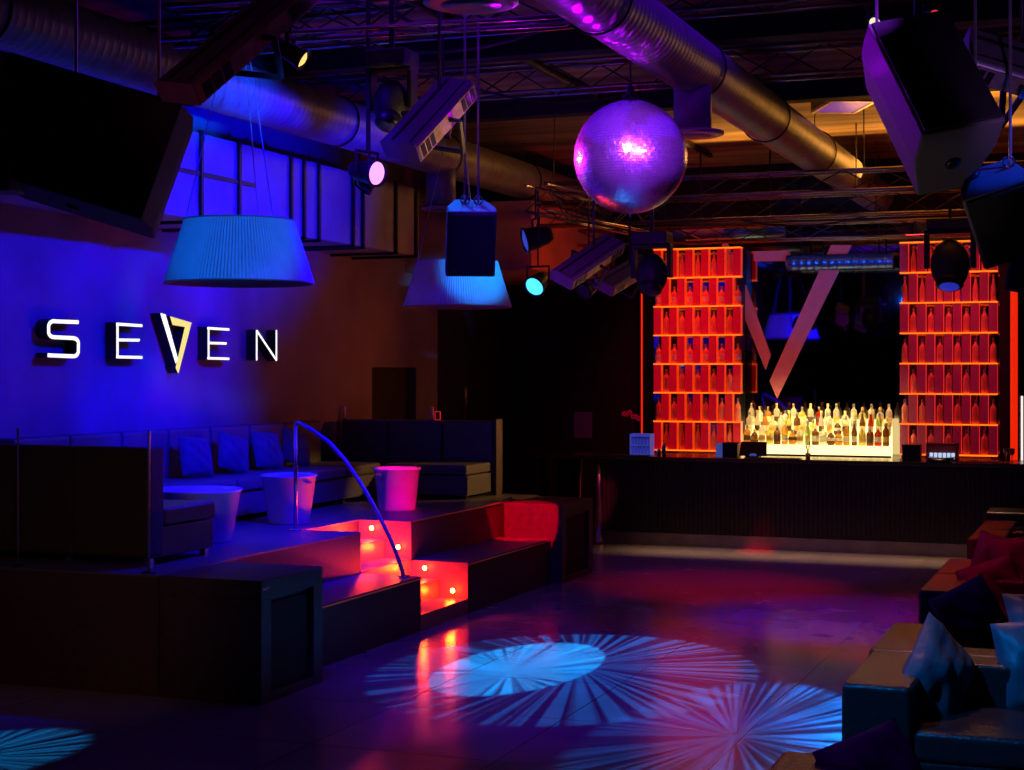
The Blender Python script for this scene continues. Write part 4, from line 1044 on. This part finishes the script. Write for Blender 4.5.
# ball
spot((0.4, 6.0, 4.4), (-3.46, 11.5, 3.87), (0.34, 0.03, 1.0), 6500, 6.4, .2, .08)
spot((-1.6, 5.4, 3.2), (-3.46, 11.5, 3.87), (0.22, 0.0, 1.0), 1500, 7.0, .2, .9)
spot((-2.3, 5.8, 4.9), (-3.46, 11.5, 3.87), (0.45, 0.06, 1.0), 3000, 7.2, .2, .08)
spot((-6.6, 12.2, 4.0), (-3.46, 11.5, 3.87), (0.9, 0.02, 0.9), 1600, 14, .2, .05)
# added patterned spot imitating the ball's violet dapples on the duct
g = spot((-3.4, 10.9, 3.7), (-3.2, 9.9, 4.7), (0.42, 0.0, 1.0), 420, 120, .7, .01); dapple(g, 16, .34)
# floor gobos
A = FZ(527, 664, 0); g = spot((-4.2, 18.8, 4.0), A, (0.0, 0.34, 1.0), 44000, 7.8, .08, .01); gobo(g, 18, .50, .10, .068, 0, .3, .07, 1.0)
A = FZ(578, 666, 0); g = spot((-4.0, 15.4, 4.85), A, (0.0, 0.22, 1.0), 4200, 26.0, .08, .01); gobo(g, 18, .52, .04, .232, 0, 0, .04, 4.0)
A = FZ(735, 736, 0); g = spot((-2.6, 18.8, 4.0), A, (0.0, 0.20, 1.0), 11000, 10.5, .25, .01); gobo(g, 18, .51, .05, .092, 0, 0, .05, 8.0)
A = FZ(-40, 758, 0); g = spot((-4.8, 14.0, 4.6), A, (0.0, 0.34, 1.0), 7000, 8.2, .3, .01); gobo(g, 12, .49, .03, .068, 0, 0, .05, 2.0)
# reds
spot((-4.9, 11.2, 4.4), (-6.0, 16.0, .70), (1.0, 0.0, 0.01), 9000, 7.2, .1, .02)
spot((-3.2, 12.0, 4.4), (-6.93, 14.85, 1.08), (1.0, 0.0, 0.12), 2800, 6.2, .15, .02)
spot((-2.5, 15.0, 4.85), (-3.9, 16.4, 0), (1.0, 0.0, 0.0), 700, 34, .8, .1)
spot((-3.4, 12.0, 5.0), (-3.0, 11.8, 0), (1.0, 0.0, 0.06), 240, 36, .7, .1)
spot((-3.0, 15.0, 4.6), (-4.35, 19.8, 0), (1.0, 0.0, 0.02), 9000, 4.5, .2, .05)
spot((-4.1, 18.9, 4.0), (-4.3, 20.06, .0), (1.0, 0.0, 0.02), 450, 5, .2, .03)
spot((-4.6, 17.5, 4.0), (-6.5, 20.1, .5), (1.0, 0.05, 0.15), 900, 6, .5, .05)
# blue pool in the middle of the floor
spot((-2.4, 12.0, 5.0), (-2.4, 14.6, 0), (0.02, 0.0, 1.0), 1100, 32, .8, .1)
spot((-5.2, 8.5, 5.0), (-5.0, 12.6, 0), (0.04, 0.0, 1.0), 500, 50, .8, .1)
spot((-3.6, 9.0, 4.9), (-3.5, 10.6, 0), (0.08, 0.0, 1.0), 420, 50, .8, .1)
spot((-4.0, 16.5, 5.0), (-4.0, 18.2, 0), (0.22, 0.0, 1.0), 150, 50, .8, .1)
# added violet area light standing for the faint overall ambient
lamp('AREA', 'violet_ambient', (-3.6, 11.0, 4.9), (0.12, 0.0, 1.0), 26, target=(-3.6, 11.0, 0), size=4.0)
# warm strip on the floor before the bar
lamp('AREA', 'warm_strip', (-3.6, 19.0, 4.0), (1.0, 0.5, 0.25), 16, target=(-3.6, 19.45, 0), size=4.5, size_y=.1).data.spread = math.radians(22)
# lounge
spot((-3.3, 5.5, 4.6), (-.9, 8.6, .6), (0.0, 0.26, 1.0), 800, 20, .6, .05)
spot((-1.6, 11.0, 4.8), (-1.2, 9.2, .6), (1.0, 0.30, 0.10), 260, 21, .7, .2)
spot((-2.2, 12.0, 4.8), (-1.5, 14.0, .6), (1.0, 0.0, 0.02), 650, 46, .6, .05)
# added fill spots without fixtures, giving the rig its magenta and gold
spot((-3.6, 8.8, 3.3), (-4.22, 9.52, 3.9), (0.4, 0.02, 0.9), 14, 60, .7, .1)
spot((-3.0, 9.6, 2.7), (-4.22, 9.52, 3.9), (1.0, 0.55, 0.12), 160, 28, .7, .05)
spot((-4.0, 12.6, 3.0), (-4.6, 14.1, 3.35), (0.5, 0.02, 0.9), 30, 50, .7, .1)
spot((-4.0, 13.9, 2.2), (-4.6, 14.1, 3.3), (1.0, 0.55, 0.15), 22, 50, .7, .05)
spot((-.2, 7.6, 3.3), (-.5, 8.7, 3.8), (0.5, 0.2, 0.9), 16, 60, .7, .05)
spot((-2.9, 8.9, 4.1), (-1.2, 8.45, 3.65), (0.40, 0.0, 1.0), 90, 36, .7, .05)
spot((-4.0, 5.6, 3.0), (-4.7, 8.4, 4.3), (1.0, 0.1, 0.3), 12, 40, .7, .1)
spot((-1.4, 7.0, 1.2), (-.95, 8.5, 3.3), (1.0, 0.7, 0.5), 24, 24, .7, .1)  # added warm fill from below for the big speaker's underside
spot((-4.6, 6.0, 2.4), (-7.0, 9.5, .7), (1.0, 0.4, 0.14), 50, 40, .8, .3)
spot((-2.5, 3.6, 4.4), (-1.15, 6.3, .6), (0.25, 0.0, 1.0), 90, 30, .7, .2)
spot((-4.0, 1.5, 4.2), (-3.2, -2.5, 2.2), (0.10, 0.03, 1.0), 110, 70, .8, .2)  # added on the unseen front wall to show blue in the bar mirror

w = bpy.data.worlds.new('world'); bpy.context.scene.world = w; w.use_nodes = True
w.node_tree.nodes['Background'].inputs[0].default_value = (0.02, 0.01, 0.04, 1); w.node_tree.nodes['Background'].inputs[1].default_value = 0.1
sc = bpy.context.scene
sc.view_settings.view_transform = 'Standard'; sc.view_settings.look = 'None'; sc.view_settings.gamma = 1; sc.view_settings.exposure = 0
sc.view_settings.use_curve_mapping = False
sc.cycles.use_denoising = True; sc.cycles.max_bounces = 8; sc.cycles.diffuse_bounces = 3; sc.cycles.glossy_bounces = 4
sc.cycles.transmission_bounces = 6; sc.cycles.sample_clamp_indirect = 4.0; sc.cycles.caustics_refractive = False; sc.cycles.caustics_reflective = False
